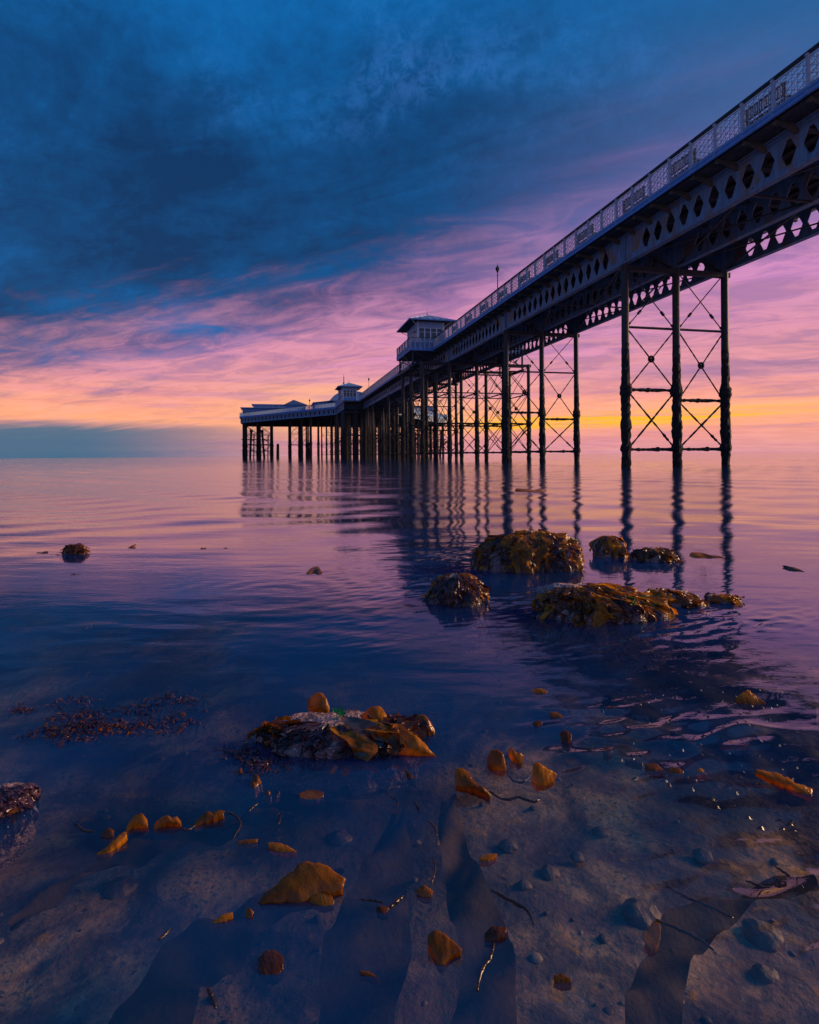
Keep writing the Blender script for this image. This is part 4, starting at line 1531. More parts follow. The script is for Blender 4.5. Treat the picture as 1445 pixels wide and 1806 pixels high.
dress(r6, 71, 10, 8, 5, 0, 1.1)
r6b = Rock('rock', 1252, 1322, 1068, 1048, .06, 16, 'low tapering rock pointing right, rightmost of the rocks', 5, peak=-.3)
dress(r6b, 72, 4, 5, 3, 0, .9)
r7 = Rock('rock', 440, 752, 1340, 1268, .105, 7, 'foreground pink barnacled rock with purple weed and orange kelp blades', peak=-.05, sharp=.7)
for q_, (pa, pb) in enumerate(((-2.95, -2.6), (-2.45, -2.15), (-1.98, -1.72), (-1.5, -1.3))):
    hair(r7, 81 + 100 * q_, 38, pa, pb, th0r=(.25, .9), wd=.0016)
hair(r7, 82, 60, -1.3, -.1, th0r=(.4, 1.1), wd=.0016)
rng = random.Random(83)
for k in range(16):
    r7.frond(rng, rng.uniform(-1.3, .5), rng.uniform(.3, .9), rng.uniform(1.2, 1.6), rng.uniform(.006, .014), M_DULSE, 'red_frond', .004, .006)
for k in range(6):
    r7.frond(rng, rng.uniform(-3.3, -2.7), rng.uniform(.5, 1.0), 1.5, rng.uniform(.006, .012), M_KELPB, 'brown_frond', .006, .009)
r7.frond(rng, -1.38, .35, 1.62, .022, M_KELP, lift=.010, ruffle=.006, wig=.1)
r7.frond(rng, -1.12, .12, 1.55, .026, M_WET, 'wet_frond', lift=.010, ruffle=.005, wig=.1)
r7.frond(rng, -.85, .2, 1.5, .016, M_KELPB, 'brown_frond', lift=.008, ruffle=.005, wig=.2)
r7.frond(rng, -.62, .35, 1.45, .024, M_KELP, lift=.016, ruffle=.008)
r7.frond(rng, -.30, .55, 1.5, .030, M_KELPB, 'brown_frond', lift=.012, ruffle=.008)
for k in range(3):
    r7.frond(rng, 1.45 + .12 * k, .10, .38, .006, M_GREEN, 'green_weed', .004, .002)
r8 = Rock('rock', -110, 14, 1450, 1392, .06, 8, 'dark rock cut off by the left side of the view', 5)
hair(r8, 91, 260, -2.5, .6, th0r=(.0, 1.2), wd=.003)
dress(r8, 92, 0, 3, 8, 0, .55)
r9 = Rock('rock', 104, 146, 979, 961, .06, 9, 'lone small round rock far out at the left', 5)
dress(r9, 95, 3, 10, 6, 0, 1.0)


# ------------------------------------------------------------------ free kelp blades
def kelp_blade(x0, x1, yt, yb, h, mat, label, seed, ang=0.0, curl=.5, name='floating_kelp', nu=26, nv=14, group='kelp blades floating by the rocks', z0=-.012, pointed=.8, cat='seaweed'):
    """a blade lying across px x0..x1; its water line runs yt..yb, the back edge stands h (metres) out of the water"""
    rng = random.Random(seed)
    cpy = (yt + yb) / 2
    C = W((x0 + x1) / 2, cpy)
    L = (x1 - x0) / FPX * C.y
    Dp = max(.012, abs(W(0, yt).y - W(0, yb).y))
    a = np.linspace(-1, 1, nu); b = np.linspace(-1, 1, nv)
    A, B = np.meshgrid(a, b, indexing='ij')
    U = (B + 1) / 2                       # 0 at the near water line, 1 at the free upper margin
    sk = rng.uniform(-.28, .28)
    ph1, ph2, ph3 = (rng.random() * 6.28 for _ in range(3))
    A2 = np.clip(A + sk * (1 - A * A), -1, 1)
    top = (1 - np.abs(A2) ** rng.uniform(2.4, 5.0)) ** .6
    lob = .85 + .20 * np.sin(A * rng.uniform(2.2, 4.5) + ph1) + .07 * np.sin(A * rng.uniform(8, 13) + ph2) + .04 * np.abs(np.sin(A * 19 + ph3))
    top = top * lob
    flat = Dp / max(h, .004)              # wide and low blades lie over, narrow ones stand
    arc = 1.25 + .75 * min(1.0, flat / 4) + .35 * curl
    X = A * L / 2 + sk * .25 * L * U ** 1.5 + .03 * L * np.sin(U * 5 + ph2)
    Yl = Dp * (U - .5) * (.35 + .65 * (1 - A * A)) + .16 * Dp * np.sin(A * 4 + ph1)
    Yl = Yl + .10 * h * np.sin(A * rng.uniform(7, 11) + ph3) * U ** 2      # ruffled margin
    Yl = Yl - .25 * h * np.sin(U * 3.1) * (1 - A * A)
    Z = z0 + (h - z0) * top * np.sin(U * arc) / math.sin(min(arc, math.pi / 2)) + .05 * h * np.sin(A * 6 + U * 4 + ph2) * U
    P = np.stack([X, Yl, Z], -1).reshape(-1, 3)
    me = grid_mesh(name, P, nu, nv, mat)
    o = link(name, me, loc=(C.x, C.y, 0), rot=(0, 0, ang))
    md = o.modifiers.new('thick', 'SOLIDIFY'); md.thickness = .0016; md.offset = 0
    tag(o, label, cat, group)
    return o



def sheet(sc, ox, oy, top, bot, theta, bulge, mat, label, seed, skirt=.012, lift=0.0, nu=30, nv=12, back=0.0, ruf=.12):
    """thin blade: its margins as seen (crop scale sc, crop origin ox, oy), set on a plane that rises from the water at theta degrees"""
    rng = random.Random(seed)
    T = np.array([(ox + a / sc, oy + b / sc) for a, b in top]); Bt = np.array([(ox + a / sc, oy + b / sc) for a, b in bot])
    def along(P, n):
        d = np.concatenate([[0], np.cumsum(np.hypot(*np.diff(P, axis=0).T))]); d /= d[-1]
        q = np.linspace(0, 1, n)
        return np.stack([np.interp(q, d, P[:, 0]), np.interp(q, d, P[:, 1])], 1)
    T = along(T, nu); Bt = along(Bt, nu)
    def soft(P):
        Q = P.copy()
        for _ in range(2):
            Q[1:-1] = .25 * Q[:-2] + .5 * Q[1:-1] + .25 * Q[2:]
        w_ = np.arange(len(P))
        px_w = P[:, 0].max() - P[:, 0].min()
        Q[:, 1] += px_w * (.016 * np.sin(w_ * .9 + seed) + .010 * np.sin(w_ * 2.1 + seed * 2)) * np.sin(np.pi * w_ / (len(P) - 1))
        return Q
    T = soft(T); Bt = soft(Bt)
    wl = Bt[:, 1].max()
    d0 = W(Bt[:, 0].mean(), wl).y + back
    C = Vector((W(Bt[:, 0].mean(), wl).x * d0 / W(0, wl).y, d0, 0))
    th = R(theta)
    nrm = Vector((0, -math.sin(th), math.cos(th)))
    U = np.linspace(0, 1, nv)
    ph = [rng.random() * 6.28 for _ in range(4)]
    f1 = rng.uniform(4, 7)
    V = []
    Lw = (T[:, 0].max() - T[:, 0].min()) / FPX * d0
    for i in range(nu):
        a = i / (nu - 1)
        for j, u in enumerate(U):
            pp = Bt[i] * (1 - u) + T[i] * u
            a_, b_ = (pp[0] - 722.5) / FPX, (802.5 - pp[1]) / FPX
            dr = Vector((a_ + TILT * b_, 1, b_ - TILT * a_))
            o = Vector((0, 0, EYE))
            tt = (Vector((0, d0, lift)) - o).dot(nrm) / dr.dot(nrm)
            p = o + dr * tt
            env = math.sin(math.pi * u) * .8 + .35 * u
            off = bulge * Lw * (math.sin(math.pi * min(1, max(0, a))) * env + .25 * math.sin(a * f1 + ph[0] + u * 2)) + ruf * bulge * Lw * math.sin(a * 19 + ph[1]) * u ** 2 + .05 * bulge * Lw * math.sin(a * 37 + u * 9 + ph[2])
            p = p + dr * (-off * .8) * (1 if theta > 35 else .6)
            V.append(p - C)
    V = np.array([tuple(v) for v in V]).reshape(nu, nv, 3)
    # the near margin dips on under the water
    S = V[:, :1, :].copy(); S[:, :, 2] -= skirt; S[:, :, 1] += .3 * skirt
    V = np.concatenate([S, V], 1)
    me = grid_mesh('floating_kelp', V.reshape(-1, 3), nu, nv + 1, mat)
    o = link('floating_kelp', me, loc=C)
    md = o.modifiers.new('thick', 'SOLIDIFY'); md.thickness = .0014; md.offset = 0
    tag(o, label, 'seaweed', 'kelp blades floating by the rocks')
    return o


K, B_ = M_KELP, M_KELPB
C1, C2, C3, C4, C5 = (3.44, 400, 1200), (2.173, 780, 1180), (3.141, 100, 1380), (2.676, 360, 1430), (2.4286, 850, 1450)
SHEETS = [
    (C1, [(485, 120), (520, 95), (545, 70), (580, 78), (605, 110), (625, 170)], [(492, 140), (510, 205), (560, 212), (610, 205), (622, 178)], 65, .12, K, 'upright golden kelp blade standing behind the pink foreground rock', .0),
    (C1, [(810, 215), (870, 165), (920, 150), (960, 190), (990, 260), (1000, 330)], [(815, 225), (860, 262), (920, 315), (960, 340), (990, 348)], 50, .16, K, 'broad amber kelp blade folded over the top of the pink foreground rock', .02),
    (C1, [(1045, 280), (1110, 310), (1180, 360), (1240, 430), (1275, 465)], [(1052, 440), (1150, 446), (1230, 455), (1273, 470)], 60, .10, K, 'pointed golden kelp blade sticking right from the foreground rock', .0),
    (C1, [(1122, 292), (1150, 215), (1190, 200), (1230, 240), (1262, 300)], [(1120, 302), (1160, 332), (1210, 345), (1262, 312)], 50, .18, B_, 'curled brown kelp blade at the back right of the foreground rock', .0),
    (C1, [(1000, 300), (1020, 285), (1045, 300), (1052, 380)], [(1000, 320), (1010, 440), (1030, 460), (1052, 455)], 55, .12, B_, 'dark brown kelp strip between the amber blade and the pointed blade', .0),
    (C2, [(50, 385), (75, 378), (100, 395), (125, 435), (160, 455), (188, 480)], [(52, 448), (110, 462), (160, 482), (184, 500)], 50, .14, K, 'orange kelp blade curling up right of the foreground rock, leftmost of its clump', 0),
    (C2, [(172, 345), (190, 312), (210, 307), (235, 325), (245, 375)], [(175, 362), (200, 385), (225, 396), (245, 385)], 55, .16, K, 'rounded kelp blade standing at the back left of the three-stalk clump', 0),
    (C2, [(252, 308), (268, 303), (284, 322), (302, 322), (315, 338)], [(256, 318), (276, 345), (292, 372), (308, 360)], 60, .10, K, 'small forked kelp tip standing in the middle of the three-stalk clump', 0),
    (C2, [(350, 362), (370, 358), (400, 380), (438, 400), (438, 412)], [(345, 430), (360, 450), (395, 446), (430, 428)], 45, .16, K, 'cupped kelp blade at the right of the three-stalk clump', 0),
    (C2, [(1125, 112), (1150, 90), (1175, 80), (1210, 110), (1240, 130)], [(1128, 122), (1160, 142), (1200, 142), (1240, 134)], 35, .12, K, 'tan kelp blade with a pale wet rim on the dark water at right', 0),
    (C2, [(1200, 385), (1260, 395), (1310, 408), (1350, 435), (1420, 460)], [(1205, 392), (1270, 425), (1330, 450), (1420, 495)], 25, .07, K, 'long orange kelp blade running out of view at the right', 0),
    (C2, [(342, 80), (375, 73), (405, 85)], [(350, 88), (378, 105), (400, 92)], 35, .10, K, 'small golden kelp leaf farthest out of the drifting line at right', 0),
    (C2, [(412, 165), (440, 165), (480, 195)], [(415, 182), (440, 198), (478, 203)], 30, .10, B_, 'dark curled kelp leaf below the small golden one', 0),
    (C2, [(350, 205), (368, 197), (384, 205)], [(352, 222), (366, 235), (382, 215)], 35, .12, B_, 'tiny brown kelp scrap left of the round one', 0),
    (C2, [(450, 248), (470, 232), (495, 250)], [(458, 275), (485, 288), (496, 270)], 35, .15, B_, 'round brown kelp leaf in the middle of the drifting line', 0),
    (C2, [(610, 312), (630, 298), (652, 305)], [(618, 328), (635, 335), (652, 325)], 35, .15, B_, 'small round kelp leaf right of the middle of the drifting line', 0),
    (C2, [(700, 345), (735, 348), (770, 360)], [(702, 352), (735, 366), (768, 370)], 25, .08, B_, 'long brown kelp leaf with a shiny edge in the drifting line', 0),
    (C2, [(775, 365), (820, 362), (858, 395)], [(778, 385), (820, 402), (858, 402)], 25, .12, B_, 'dark humped kelp leaf beside the long shiny one', 0),
    (C2, [(868, 385), (900, 375), (925, 392)], [(870, 400), (900, 418), (925, 405)], 30, .16, K, 'yellow kelp tuft near the end of the drifting line', 0),
    (C2, [(975, 390), (990, 380), (1015, 400)], [(978, 398), (992, 405), (1014, 406)], 30, .12, K, 'small amber kelp bit at the right end of the drifting line', 0),
    (C2, [(620, 145), (655, 142), (698, 162)], [(622, 152), (660, 165), (698, 168)], 30, .10, B_, 'orange-brown kelp leaf on the ruffled water', 0),
    (C2, [(1060, 288), (1110, 279), (1172, 288)], [(1065, 294), (1120, 300), (1168, 295)], 25, .08, K, 'yellowish kelp strip on the dark ruffled water at right', 0),
    (C3, [(385, 255), (405, 215), (440, 178), (475, 172), (500, 205), (505, 235)], [(385, 272), (420, 246), (460, 240), (505, 243)], 45, .12, K, 'first humped kelp blade of the chain at lower left', 0),
    (C3, [(537, 240), (565, 205), (610, 180), (635, 200), (665, 188), (685, 215)], [(537, 262), (590, 240), (640, 230), (690, 228)], 45, .12, K, 'two-lobed kelp blade in the middle of the chain at lower left', 0),
    (C3, [(760, 235), (800, 190), (830, 160), (860, 170), (900, 152), (930, 160)], [(762, 248), (800, 230), (850, 212), (925, 174)], 35, .08, K, 'wavy kelp blade at the right end of the chain at lower left', 0),
    (C3, [(215, 398), (260, 372), (320, 318), (375, 270), (388, 278)], [(218, 404), (280, 396), (340, 345), (388, 290)], 25, .06, K, 'narrow slanting kelp strip, leftmost link of the kelp chain', 0),
    (C3, [(246, 278), (290, 250), (318, 270)], [(252, 300), (285, 312), (315, 295)], 40, .14, B_, 'small brown kelp nub above the slanting strip', 0),
    (C3, [(1000, 330), (1050, 318), (1115, 315)], [(1005, 340), (1060, 342), (1110, 330)], 20, .05, K, 'thin yellow kelp strip left of the tapered strip', 0),
    (C3, [(1170, 335), (1230, 335), (1290, 358), (1328, 385)], [(1175, 355), (1220, 380), (1280, 390), (1328, 388)], 20, .08, K, 'tapered orange kelp strip above the biggest blade', 0),
    (C3, [(1340, 65), (1380, 45), (1440, 45), (1480, 58)], [(1345, 85), (1390, 104), (1440, 102), (1478, 75)], 10, .04, B_, 'flat oval brown kelp leaf lying just below the foreground rock', 0),
    (C4, [(258, 435), (300, 375), (350, 345), (410, 285), (465, 245), (530, 238), (590, 268), (635, 300), (668, 320)], [(265, 440), (340, 432), (420, 434), (490, 434), (540, 385), (600, 392), (655, 372)], 33, .10, K, 'biggest golden kelp blade, humped like a wing in the lower middle', 0),
    (C4, [(510, 400), (550, 378), (600, 400), (614, 425)], [(500, 430), (560, 455), (590, 448), (612, 440)], 20, .08, K, 'small torn kelp lobe at the right tip of the biggest blade', 0),
    (C4, [(38, 528), (90, 490), (135, 480)], [(42, 538), (95, 522), (137, 500)], 25, .07, K, 'small yellow kelp strip below and left of the biggest blade', 0),
    (C4, [(195, 465), (215, 458), (234, 478)], [(198, 500), (212, 512), (230, 490)], 45, .14, B_, 'tiny kelp stub right of the small yellow strip', 0),
    (C4, [(255, 700), (290, 662), (330, 658), (375, 690)], [(258, 760), (290, 790), (340, 790), (372, 745)], 15, .10, B_, 'round dark brown kelp disc low in the middle left', 0),
    (C4, [(1300, 225), (1340, 205), (1385, 205)], [(1300, 235), (1345, 238), (1380, 215)], 20, .06, K, 'small yellow kelp tip over the sunken blade in the lower middle', 0),
    (C4, [(1000, 375), (1040, 350), (1080, 380)], [(1005, 390), (1040, 412), (1075, 408)], 35, .14, B_, 'small orange kelp knot at the end of a dark stalk', 0),
    (C4, [(810, 460), (835, 448), (870, 455)], [(815, 475), (840, 490), (868, 480)], 25, .12, B_, 'frayed brown kelp bit right of the biggest blade', 0),
    (C4, [(1055, 592), (1085, 565), (1120, 570), (1170, 610), (1218, 655)], [(1058, 625), (1085, 680), (1115, 745), (1165, 690), (1214, 666)], 35, .12, K, 'bright golden kelp blade low in the middle, tilted to the right', 0),
    (C4, [(1325, 580), (1360, 545), (1430, 552)], [(1325, 612), (1370, 622), (1425, 580)], 35, .14, B_, 'brown kelp blade curled over like a hook at the lower middle', 0),
    (C4, [(735, 755), (780, 762), (825, 790)], [(738, 770), (790, 785), (828, 797)], 20, .06, K, 'dim yellow kelp strip near the bottom', 0),
    (C5, [(308, 660), (340, 648), (385, 675)], [(310, 680), (345, 695), (385, 690)], 25, .10, K, 'greenish yellow kelp tip near the bottom right of the middle', 0),
    (C5, [(690, 480), (745, 420), (768, 440), (765, 500)], [(700, 520), (720, 550), (745, 545), (760, 520)], 15, .06, K, 'blurred orange kelp blade just under the water beside the largest stone', -.012),
]
for i, (c, tp, bt, th, bu, m, lab, lf) in enumerate(SHEETS):
    sheet(*c, tp, bt, th, bu, m, lab, 400 + i, lift=lf)

BLADES = [
    (535, 572, 1006, 1018, .035, B_, 'brown kelp tuft far out, left of the rock group', .0, .1),
    (1218, 1278, 978, 986, .022, K, 'flat golden kelp strip on the water right of the low dark rock', 0, .2),
    (908, 970, 864, 870, .05, B_, 'brown kelp raft far out between the column reflections', 0, .2),
    (60, 82, 974, 978, .015, B_, 'dark weed scrap left of the lone small rock', 0, .2),
    (226, 236, 964, 968, .025, B_, 'dark weed tip right of the lone small rock', 0, .2),
    (120, 136, 1013, 1020, .018, B_, 'dark weed tip below the lone small rock', 0, .2),
    (604, 620, 1056, 1062, .006, M_GREEN, 'small greenish weed scrap off the left of the rocks', 0, .2),
    (1396, 1416, 1002, 1012, .03, B_, 'dark weed tip at the right side of the water', 0, .2),
    (372, 382, 1029, 1033, .010, B_, 'tiny dark weed speck on the open water at left', 0, .2),
    (152, 162, 1100, 1105, .008, B_, 'tiny dark weed speck on the blue water at left', 0, .2),
    (392, 402, 966, 969, .012, B_, 'rightmost dark speck in the row far out at left', 0, .2),
    (352, 362, 967, 970, .014, B_, 'left dark speck in the row far out at left', 0, .2),
    (438, 462, 1375, 1396, .020, B_, 'pointed brown weed tip just below the left end of the pink rock', .5, .2),
    (415, 430, 1362, 1372, .012, B_, 'small brown weed nub left below the pink rock', 0, .2),
    (464, 482, 1399, 1408, .006, B_, 'dark weed pair left below the pink rock', 0, .2),
    (484, 494, 1398, 1406, .006, B_, 'dark weed bead beside the weed pair below the pink rock', 0, .2),
    (720, 732, 1366, 1380, .018, B_, 'dark twisted weed tip below the right part of the pink rock', .6, .2),
]
for i, (x0, x1, yt, yb, h, m, lab, ang, cu) in enumerate(BLADES):
    kelp_blade(x0, x1, yt, yb, h * .6, m, lab, 200 + i, ang, cu)


# thin stalks and twisted strands at the surface
def stalk(pts, r, label, mat=M_STALK, seed=0, zamp=.0006, z=0.0012):
    rng = random.Random(seed)
    P = [W(*p) for p in pts]
    out = []
    n = 26
    for i in range(n + 1):
        s = i / n * (len(P) - 1)
        k = min(int(s), len(P) - 2); f = s - k
        p0, p1, p2, p3 = P[max(k - 1, 0)], P[k], P[k + 1], P[min(k + 2, len(P) - 1)]
        q = .5 * ((2 * p1) + (p2 - p0) * f + (2 * p0 - 5 * p1 + 4 * p2 - p3) * f * f + (3 * p1 - p0 - 3 * p2 + p3) * f ** 3)
        q.z = z + zamp * math.sin(i * 1.1 + seed) + .001 * rng.random()
        out.append(q)
    c = out[n // 2].copy(); c.z = 0
    rad = [r * (.5 + .5 * math.sin(math.pi * min(max(i / n, .08), .92))) * (1 + .12 * math.sin(i * .9 + seed)) for i in range(n + 1)]
    o = MB().tube([q - c for q in out], rad, 6).build('kelp_stalk', mat, loc=c, smooth=True)
    tag(o, label, 'seaweed', 'thin weed stalks on the water')
    return o


ST = [
    ([(864, 1398), (890, 1412), (915, 1408), (940, 1416), (952, 1412)], .0028, 'knobbly stalk joining the right side clump of curled blades'),
    ([(893, 1362), (905, 1378), (925, 1380), (942, 1360)], .002, 'forked stalk at the foot of the three-stalk clump'),
    ([(396, 1432), (415, 1440), (425, 1455), (412, 1480)], .0016, 'dark twisted stalk joining the chain to the thin strip'),
    ([(135, 1454), (148, 1466), (165, 1468)], .0022, 'short dark stalk at the left end of the kelp chain'),
    ([(318, 1460), (330, 1466), (344, 1458)], .0016, 'pale stalk linking the two-lobed blade and the wavy blade'),
    ([(690, 1388), (684, 1402), (702, 1416), (698, 1435)], .0012, 'thin S-shaped strand below the right of the pink rock'),
    ([(732, 1416), (736, 1424), (742, 1432)], .0022, 'short dark twist right of the thin S-shaped strand'),
    ([(756, 1450), (768, 1462), (770, 1476)], .002, 'curved dark strand above the sunken blade in the middle'),
    ([(764, 1514), (768, 1535), (762, 1560)], .0014, 'dark strand leading down to the orange kelp knot'),
    ([(684, 1606), (700, 1592), (712, 1582)], .0028, 'orange-brown stick-like stalk right of the biggest blade'),
    ([(634, 1588), (660, 1590), (676, 1594)], .0012, 'thin pale-edged strand left of the stick-like stalk'),
    ([(872, 1664), (866, 1690), (850, 1715), (842, 1750)], .0024, 'twisting brown stalk trailing down from the hooked blade'),
    ([(1176, 1565), (1210, 1584), (1250, 1600), (1294, 1622)], .0020, 'upper of two long slanting dark stalks at lower right'),
    ([(1158, 1625), (1195, 1640), (1235, 1660), (1262, 1682)], .0022, 'lower of two long slanting dark stalks at lower right'),
    ([(1368, 1530), (1390, 1545), (1418, 1568)], .0026, 'shiny stalk leaving the view at the lower right'),
    ([(1316, 1555), (1345, 1566), (1385, 1574)], .0022, 'dark strand left of the shiny stalk at lower right'),
    ([(440, 1432), (448, 1424), (456, 1418)], .0012, 'tiny dark stroke of weed below the pink rock, upper of two'),
    ([(488, 1440), (496, 1436), (494, 1450), (490, 1456)], .0012, 'tiny dark hook of weed below the pink rock, lower of two'),
    ([(1014, 1300), (1030, 1312), (1046, 1318)], .0016, 'dark strand between the round leaves of the drifting line'),
    ([(1004, 1268), (1020, 1274), (1032, 1270)], .0012, 'short strand trailing from the dark curled leaf'),
    ([(300, 1640), (290, 1652), (280, 1660)], .0018, 'faint dark strand over the sunken blade at lower left'),
    ([(92, 1075), (93, 1080), (95, 1084)], .004, 'short upright dark twig on the blue water at left'),
    ([(868, 1572), (900, 1590), (930, 1608), (942, 1632)], .0026, 'ragged brown edge strand over the sand in the lower middle'),
    ([(366, 1745), (374, 1762), (380, 1780)], .003, 'brown weed strand at the bottom edge left of the middle'),
]
for i, (p, r, lab) in enumerate(ST):
    stalk(p, r, lab, seed=i)

# dark streaks of weed on the ruffled water: many small floating slivers
rng = random.Random(5)
V, F = [], []
for k in range(150):
    px_ = rng.uniform(1000, 1410); py_ = rng.uniform(1215, 1480)
    if py_ < 1215 + (1120 - px_) * .6 or py_ > 1330 + (px_ - 1000) * .42: continue
    c = W(px_, py_)
    L = rng.uniform(.006, .026); wd = rng.uniform(.0012, .004); a = rng.uniform(-.9, -.2)
    n = 6; base = len(V)
    for i in range(n):
        s = i / (n - 1) - .5
        for sg in (-1, 1):
            V.append((c.x + math.cos(a) * s * L - math.sin(a) * sg * wd * (1 - 4 * s * s + .1), c.y + math.sin(a) * s * L + math.cos(a) * sg * wd * (1 - 4 * s * s + .1), .0015 + .003 * math.cos(s * 5) + .001 * sg))
    for i in range(n - 1): F.append((base + 2 * i, base + 2 * i + 1, base + 2 * i + 3, base + 2 * i + 2))
me = bpy.data.meshes.new('weed_slivers'); me.from_pydata(V, [], F); me.update(); me.materials.append(M_STALK)
tag(link('weed_slivers', me), 'small dark weed slivers scattered on the ruffled water at right', 'seaweed', kind='stuff')


# branching reddish weed mats at the left
def weed_mat(name, label, spots, seed, mats):
    rng = random.Random(seed)
    V, F = [], []
    idx = []
    for (px_, py_, rx, ry, n) in spots:
        for k in range(n):
            c = W(px_ + rng.gauss(0, rx), py_ + rng.gauss(0, ry))
            p = Vector((c.x, c.y, -.012))
            a = rng.uniform(0, 6.28); mi = rng.choice(range(len(mats)))
            for b in range(rng.randint(2, 4)):
                aa = a + rng.uniform(-1, 1); q = p.copy(); hgt = rng.uniform(.004, .022)
                w0 = rng.uniform(.001, .0028)
                base = len(V); n_ = 5
                for i in range(n_):
                    s = i / (n_ - 1)
                    pt = q + Vector((math.cos(aa) * .028 * s, math.sin(aa) * .028 * s, hgt * math.sin(s * 2.2)))
                    aa += rng.uniform(-.3, .3)
                    ww = w0 * (1 - .5 * s) * (1 + (.8 if i == n_ - 1 else 0))
                    V.append((pt.x - math.sin(aa) * ww, pt.y + math.cos(aa) * ww, pt.z)); V.append((pt.x + math.sin(aa) * ww, pt.y - math.cos(aa) * ww, pt.z + .001))
                for i in range(n_ - 1):
                    F.append((base + 2 * i, base + 2 * i + 1, base + 2 * i + 3, base + 2 * i + 2)); idx.append(mi)
    me = bpy.data.meshes.new(name); me.from_pydata(V, [], F); me.update()
    for m in mats: me.materials.append(m)
    me.polygons.foreach_set('material_index', idx)
    tag(link(name, me), label, 'seaweed', kind='stuff')


weed_mat('weed_mat', 'dark red branching weed mat breaking the surface at the left', [(135, 1285, 32, 9, 130), (150, 1262, 22, 5, 60), (215, 1282, 55, 7, 130), (100, 1300, 30, 5, 60)], 3, [M_DULSE, M_HAIR, M_KELPB])
weed_mat('weed_mat', 'sparse purplish weed sprigs drifting right of the red mat', [(300, 1238, 28, 7, 80), (240, 1252, 20, 4, 40), (135, 1240, 25, 4, 40), (45, 1252, 14, 4, 18), (290, 1270, 30, 5, 40)], 4, [M_DULSE, M_HAIR])
weed_mat('weed_mat', 'fine weed fringe at the left foot of the pink foreground rock', [(430, 1330, 14, 8, 70), (470, 1350, 22, 5, 60)], 6, [M_HAIR, M_DULSE])


# ------------------------------------------------------------------ sunken kelp and stones
def sunk(pts, widths, label, seed, depth=.03, mat=M_SUNK):
    rng = random.Random(seed)
    P = [W(*p) for p in pts]
    nl, nw = 34, 9
    C = []
    for i in range(nl):
        s = i / (nl - 1) * (len(P) - 1)
        k = min(int(s), len(P) - 2); f = s - k
        p0, p1, p2, p3 = P[max(k - 1, 0)], P[k], P[k + 1], P[min(k + 2, len(P) - 1)]
        C.append(.5 * ((2 * p1) + (p2 - p0) * f + (2 * p0 - 5 * p1 + 4 * p2 - p3) * f * f + (3 * p1 - p0 - 3 * p2 + p3) * f ** 3))
    c0 = C[nl // 2].copy()
    V = []
    for i in range(nl):
        t = (C[min(i + 1, nl - 1)] - C[max(i - 1, 0)]).normalized()
        nrm = Vector((-t.y, t.x, 0))
        s = i / (nl - 1)
        ww = np.interp(s * (len(widths) - 1), range(len(widths)), widths)
        ww *= 1 + .08 * math.sin(i * .45 + seed) + .02 * math.sin(i * 1.3)
        for j in range(nw):
            b = -1 + 2 * j / (nw - 1)
            p = C[i] + nrm * (b * ww) - c0
            V.append((p.x, p.y, -depth + .010 * math.sin(i * .5 + b * 2 + seed) + .006 * b * math.sin(i * 1.1)))
    me = grid_mesh('sunken_frond', np.array(V), nl, nw, mat)
    o = link('sunken_frond', me, loc=c0)
    tag(o, label, 'seaweed', 'dark kelp fronds under the water')


SK = [
    ([(700, 1400), (690, 1480), (660, 1560), (640, 1680), (620, 1800)], [.01, .05, .075, .08, .06], 'broad sunken frond running down the middle below the pink rock'),
    ([(790, 1370), (800, 1450), (830, 1540), (860, 1640), (850, 1780)], [.02, .035, .05, .055, .05], 'sunken frond right of the middle beside the bright sand'),
    ([(600, 1480), (480, 1540), (380, 1600), (290, 1680), (240, 1790)], [.02, .05, .07, .075, .06], 'wide sunken frond sweeping to the lower left corner'),
    ([(420, 1400), (330, 1420), (230, 1445), (120, 1490), (20, 1560)], [.03, .045, .03, .02, .012], 'long sunken strap under the kelp chain at lower left'),
    ([(1440, 1520), (1330, 1545), (1230, 1585), (1175, 1660), (1150, 1740), (1140, 1810)], [.012, .025, .036, .042, .04, .03], 'dark sunken frond at the lower right'),
    ([(620, 1360), (560, 1385), (480, 1400), (400, 1410)], [.03, .04, .03, .02], 'sunken strap in the shadow of the pink rock'),
]
SK += [
    ([(1000, 1130), (1120, 1165), (1260, 1190), (1440, 1225)], [.05, .12, .14, .12], 'dark sunken weed bank behind the tan blade under the ruffled water'),
    ([(1060, 1200), (1200, 1230), (1330, 1270), (1460, 1300)], [.05, .10, .12, .10], 'dark sunken weed bank under the tan blade at right'),
    ([(1180, 1280), (1290, 1310), (1380, 1350), (1460, 1400)], [.03, .07, .09, .07], 'dark sunken weed bank left of the long orange blade at right'),
]
M_SUNKD = mat_kelp('sunken_weed_bank', (.05, .03, .012), (.03, .022, .012), (.015, .015, .01), .2)
for m_ in (M_SUNK, M_SUNKD):
    m_.node_tree.nodes['Principled BSDF'].inputs['Roughness'].default_value = .7
    m_.node_tree.nodes['Principled BSDF'].inputs['Specular IOR Level'].default_value = .15
for i, (p, wd, lab) in enumerate(SK):
    sunk(p, [w_ * .8 for w_ in wd], lab, 300 + i, .035 + .012 * (i % 4), M_SUNK if i < len(SK) - 3 else M_SUNKD)

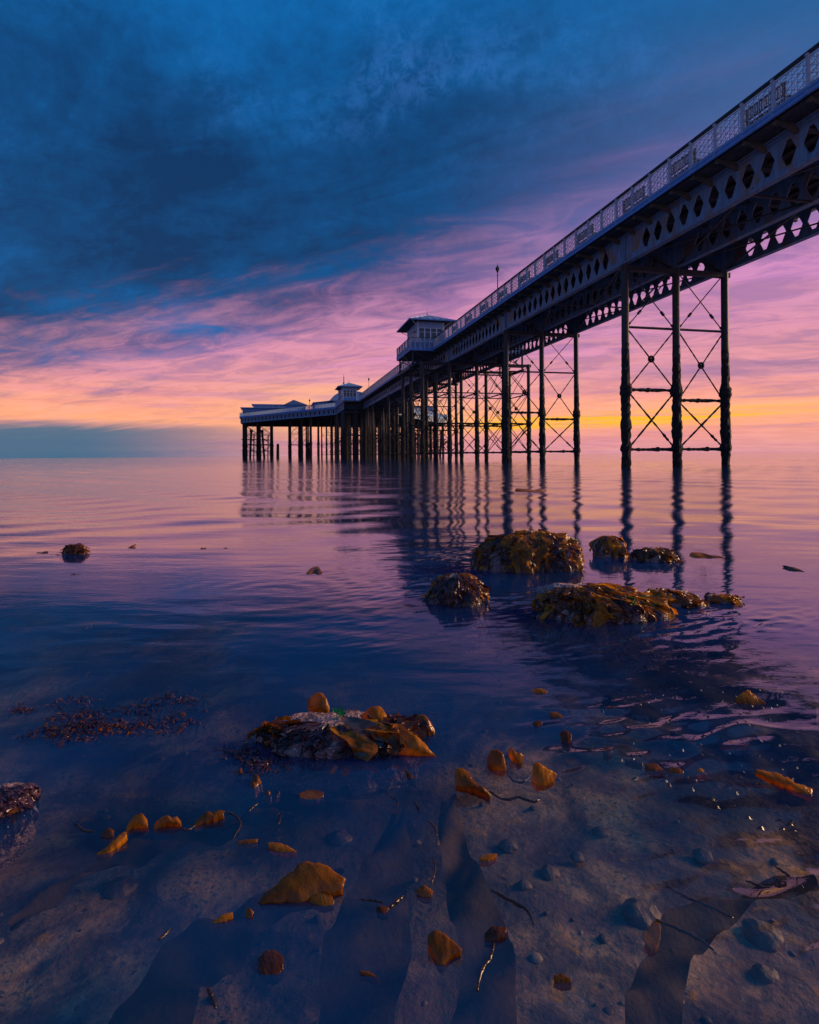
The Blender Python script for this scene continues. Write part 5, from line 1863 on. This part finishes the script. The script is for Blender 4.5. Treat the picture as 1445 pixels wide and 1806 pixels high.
M_STONE = mat_dark('wet_stone', (.10, .07, .055), (.24, .15, .10), 14, .6, .01, .6)
rng = random.Random(12)
STN = [(897, 1492, 15, 'dark round stone on the sand right of the sunken frond'), (970, 1540, 17, 'grey oblong stone on the bright sand'),
       (925, 1562, 12, 'small stone left of the oblong stone on the sand'), (1018, 1512, 11, 'small stone among the pebbles on the sand'),
       (1130, 1612, 30, 'largest stone, lying beside the dark hollow at lower right'), (1345, 1650, 30, 'stone above another at the lower right'),
       (1350, 1720, 20, 'lowest stone at the lower right'), (210, 1570, 26, 'round stone at the lower left'),
       (280, 1340, 16, 'stone in the shallows left of the pink rock'), (600, 1480, 18, 'stone in the shallows between the dark fronds'),
       (1060, 1470, 14, 'stone at the top of the sand patch'), (1240, 1510, 16, 'stone at the right of the sand patch')]
for i, (px_, py_, r, lab) in enumerate(STN):
    c = W(px_, py_)
    c = W(px_, py_, float(bed_z(np.array([c.x * 1.15]), np.array([c.y * 1.15]))[0]))
    rr = r / FPX * c.y
    V, F = ICO[3]
    P = V * (1 + .35 * fbm3(V * 1.3 + i * 3, 3))[:, None] * np.array([rr * 1.1, rr, rr * .55])
    me = bpy.data.meshes.new('stone'); me.from_pydata(P.tolist(), [], F); me.update()
    me.polygons.foreach_set('use_smooth', [True] * len(me.polygons)); me.materials.append(M_STONE)
    tag(link('stone', me, loc=c), lab, 'stone', 'stones on the seabed')

# loose pebbles and shell bits strewn over the bed, too many to count
rng = np.random.RandomState(4)
BV, BF = ICO[2]
Vs, Fs = [], []
nb = 0
for k in range(420):
    Yp = .62 * (3.2 / .62) ** rng.rand(); Xp = (rng.rand() * 2 - 1) * .85 * Yp
    if pn2(np.array([Xp * 3.0]), np.array([Yp * 3.0]))[0] < -.05 and rng.rand() < .85: continue
    r = .003 + .006 * rng.rand() ** 2.5
    zb = float(bed_z(np.array([Xp]), np.array([Yp]))[0])
    sc = np.array([r * (1 + .6 * rng.rand()), r * (1 + .4 * rng.rand()), r * (.45 + .4 * rng.rand())])
    a = rng.rand() * 6.28
    P = BV * (1 + .25 * pn3(BV * 1.5 + k))[:, None] * sc
    P = np.stack([P[:, 0] * math.cos(a) - P[:, 1] * math.sin(a) + Xp, P[:, 0] * math.sin(a) + P[:, 1] * math.cos(a) + Yp, P[:, 2] + zb + r * .15], 1)
    Vs.append(P); Fs.extend([tuple(i + nb for i in f) for f in BF]); nb += len(P)
me = bpy.data.meshes.new('pebbles'); me.from_pydata(np.concatenate(Vs).tolist(), [], Fs); me.update()
me.polygons.foreach_set('use_smooth', [True] * len(me.polygons))


def mat_pebble():
    m, t, out = new_mat('pebble')
    geo = t.n.new('ShaderNodeNewGeometry')
    rnd = geo.outputs['Random Per Island']
    tc = t.n.new('ShaderNodeTexCoord').outputs['Object']
    c = t.ramp(rnd, [(0, (.06, .05, .055)), (.35, (.16, .11, .09)), (.7, (.26, .16, .10)), (1, (.42, .30, .22))])
    n = t.noise(tc, 120, 4, .6)
    principled(t, out, t.mix(t.step(n, .4, .65, 0, .5), c, (.08, .06, .06)), .7, t.bump(n, .5, .004))
    return m


me.materials.append(mat_pebble())
tag(link('pebbles', me), 'small mixed pebbles strewn over the shallow seabed', 'pebbles', kind='stuff')
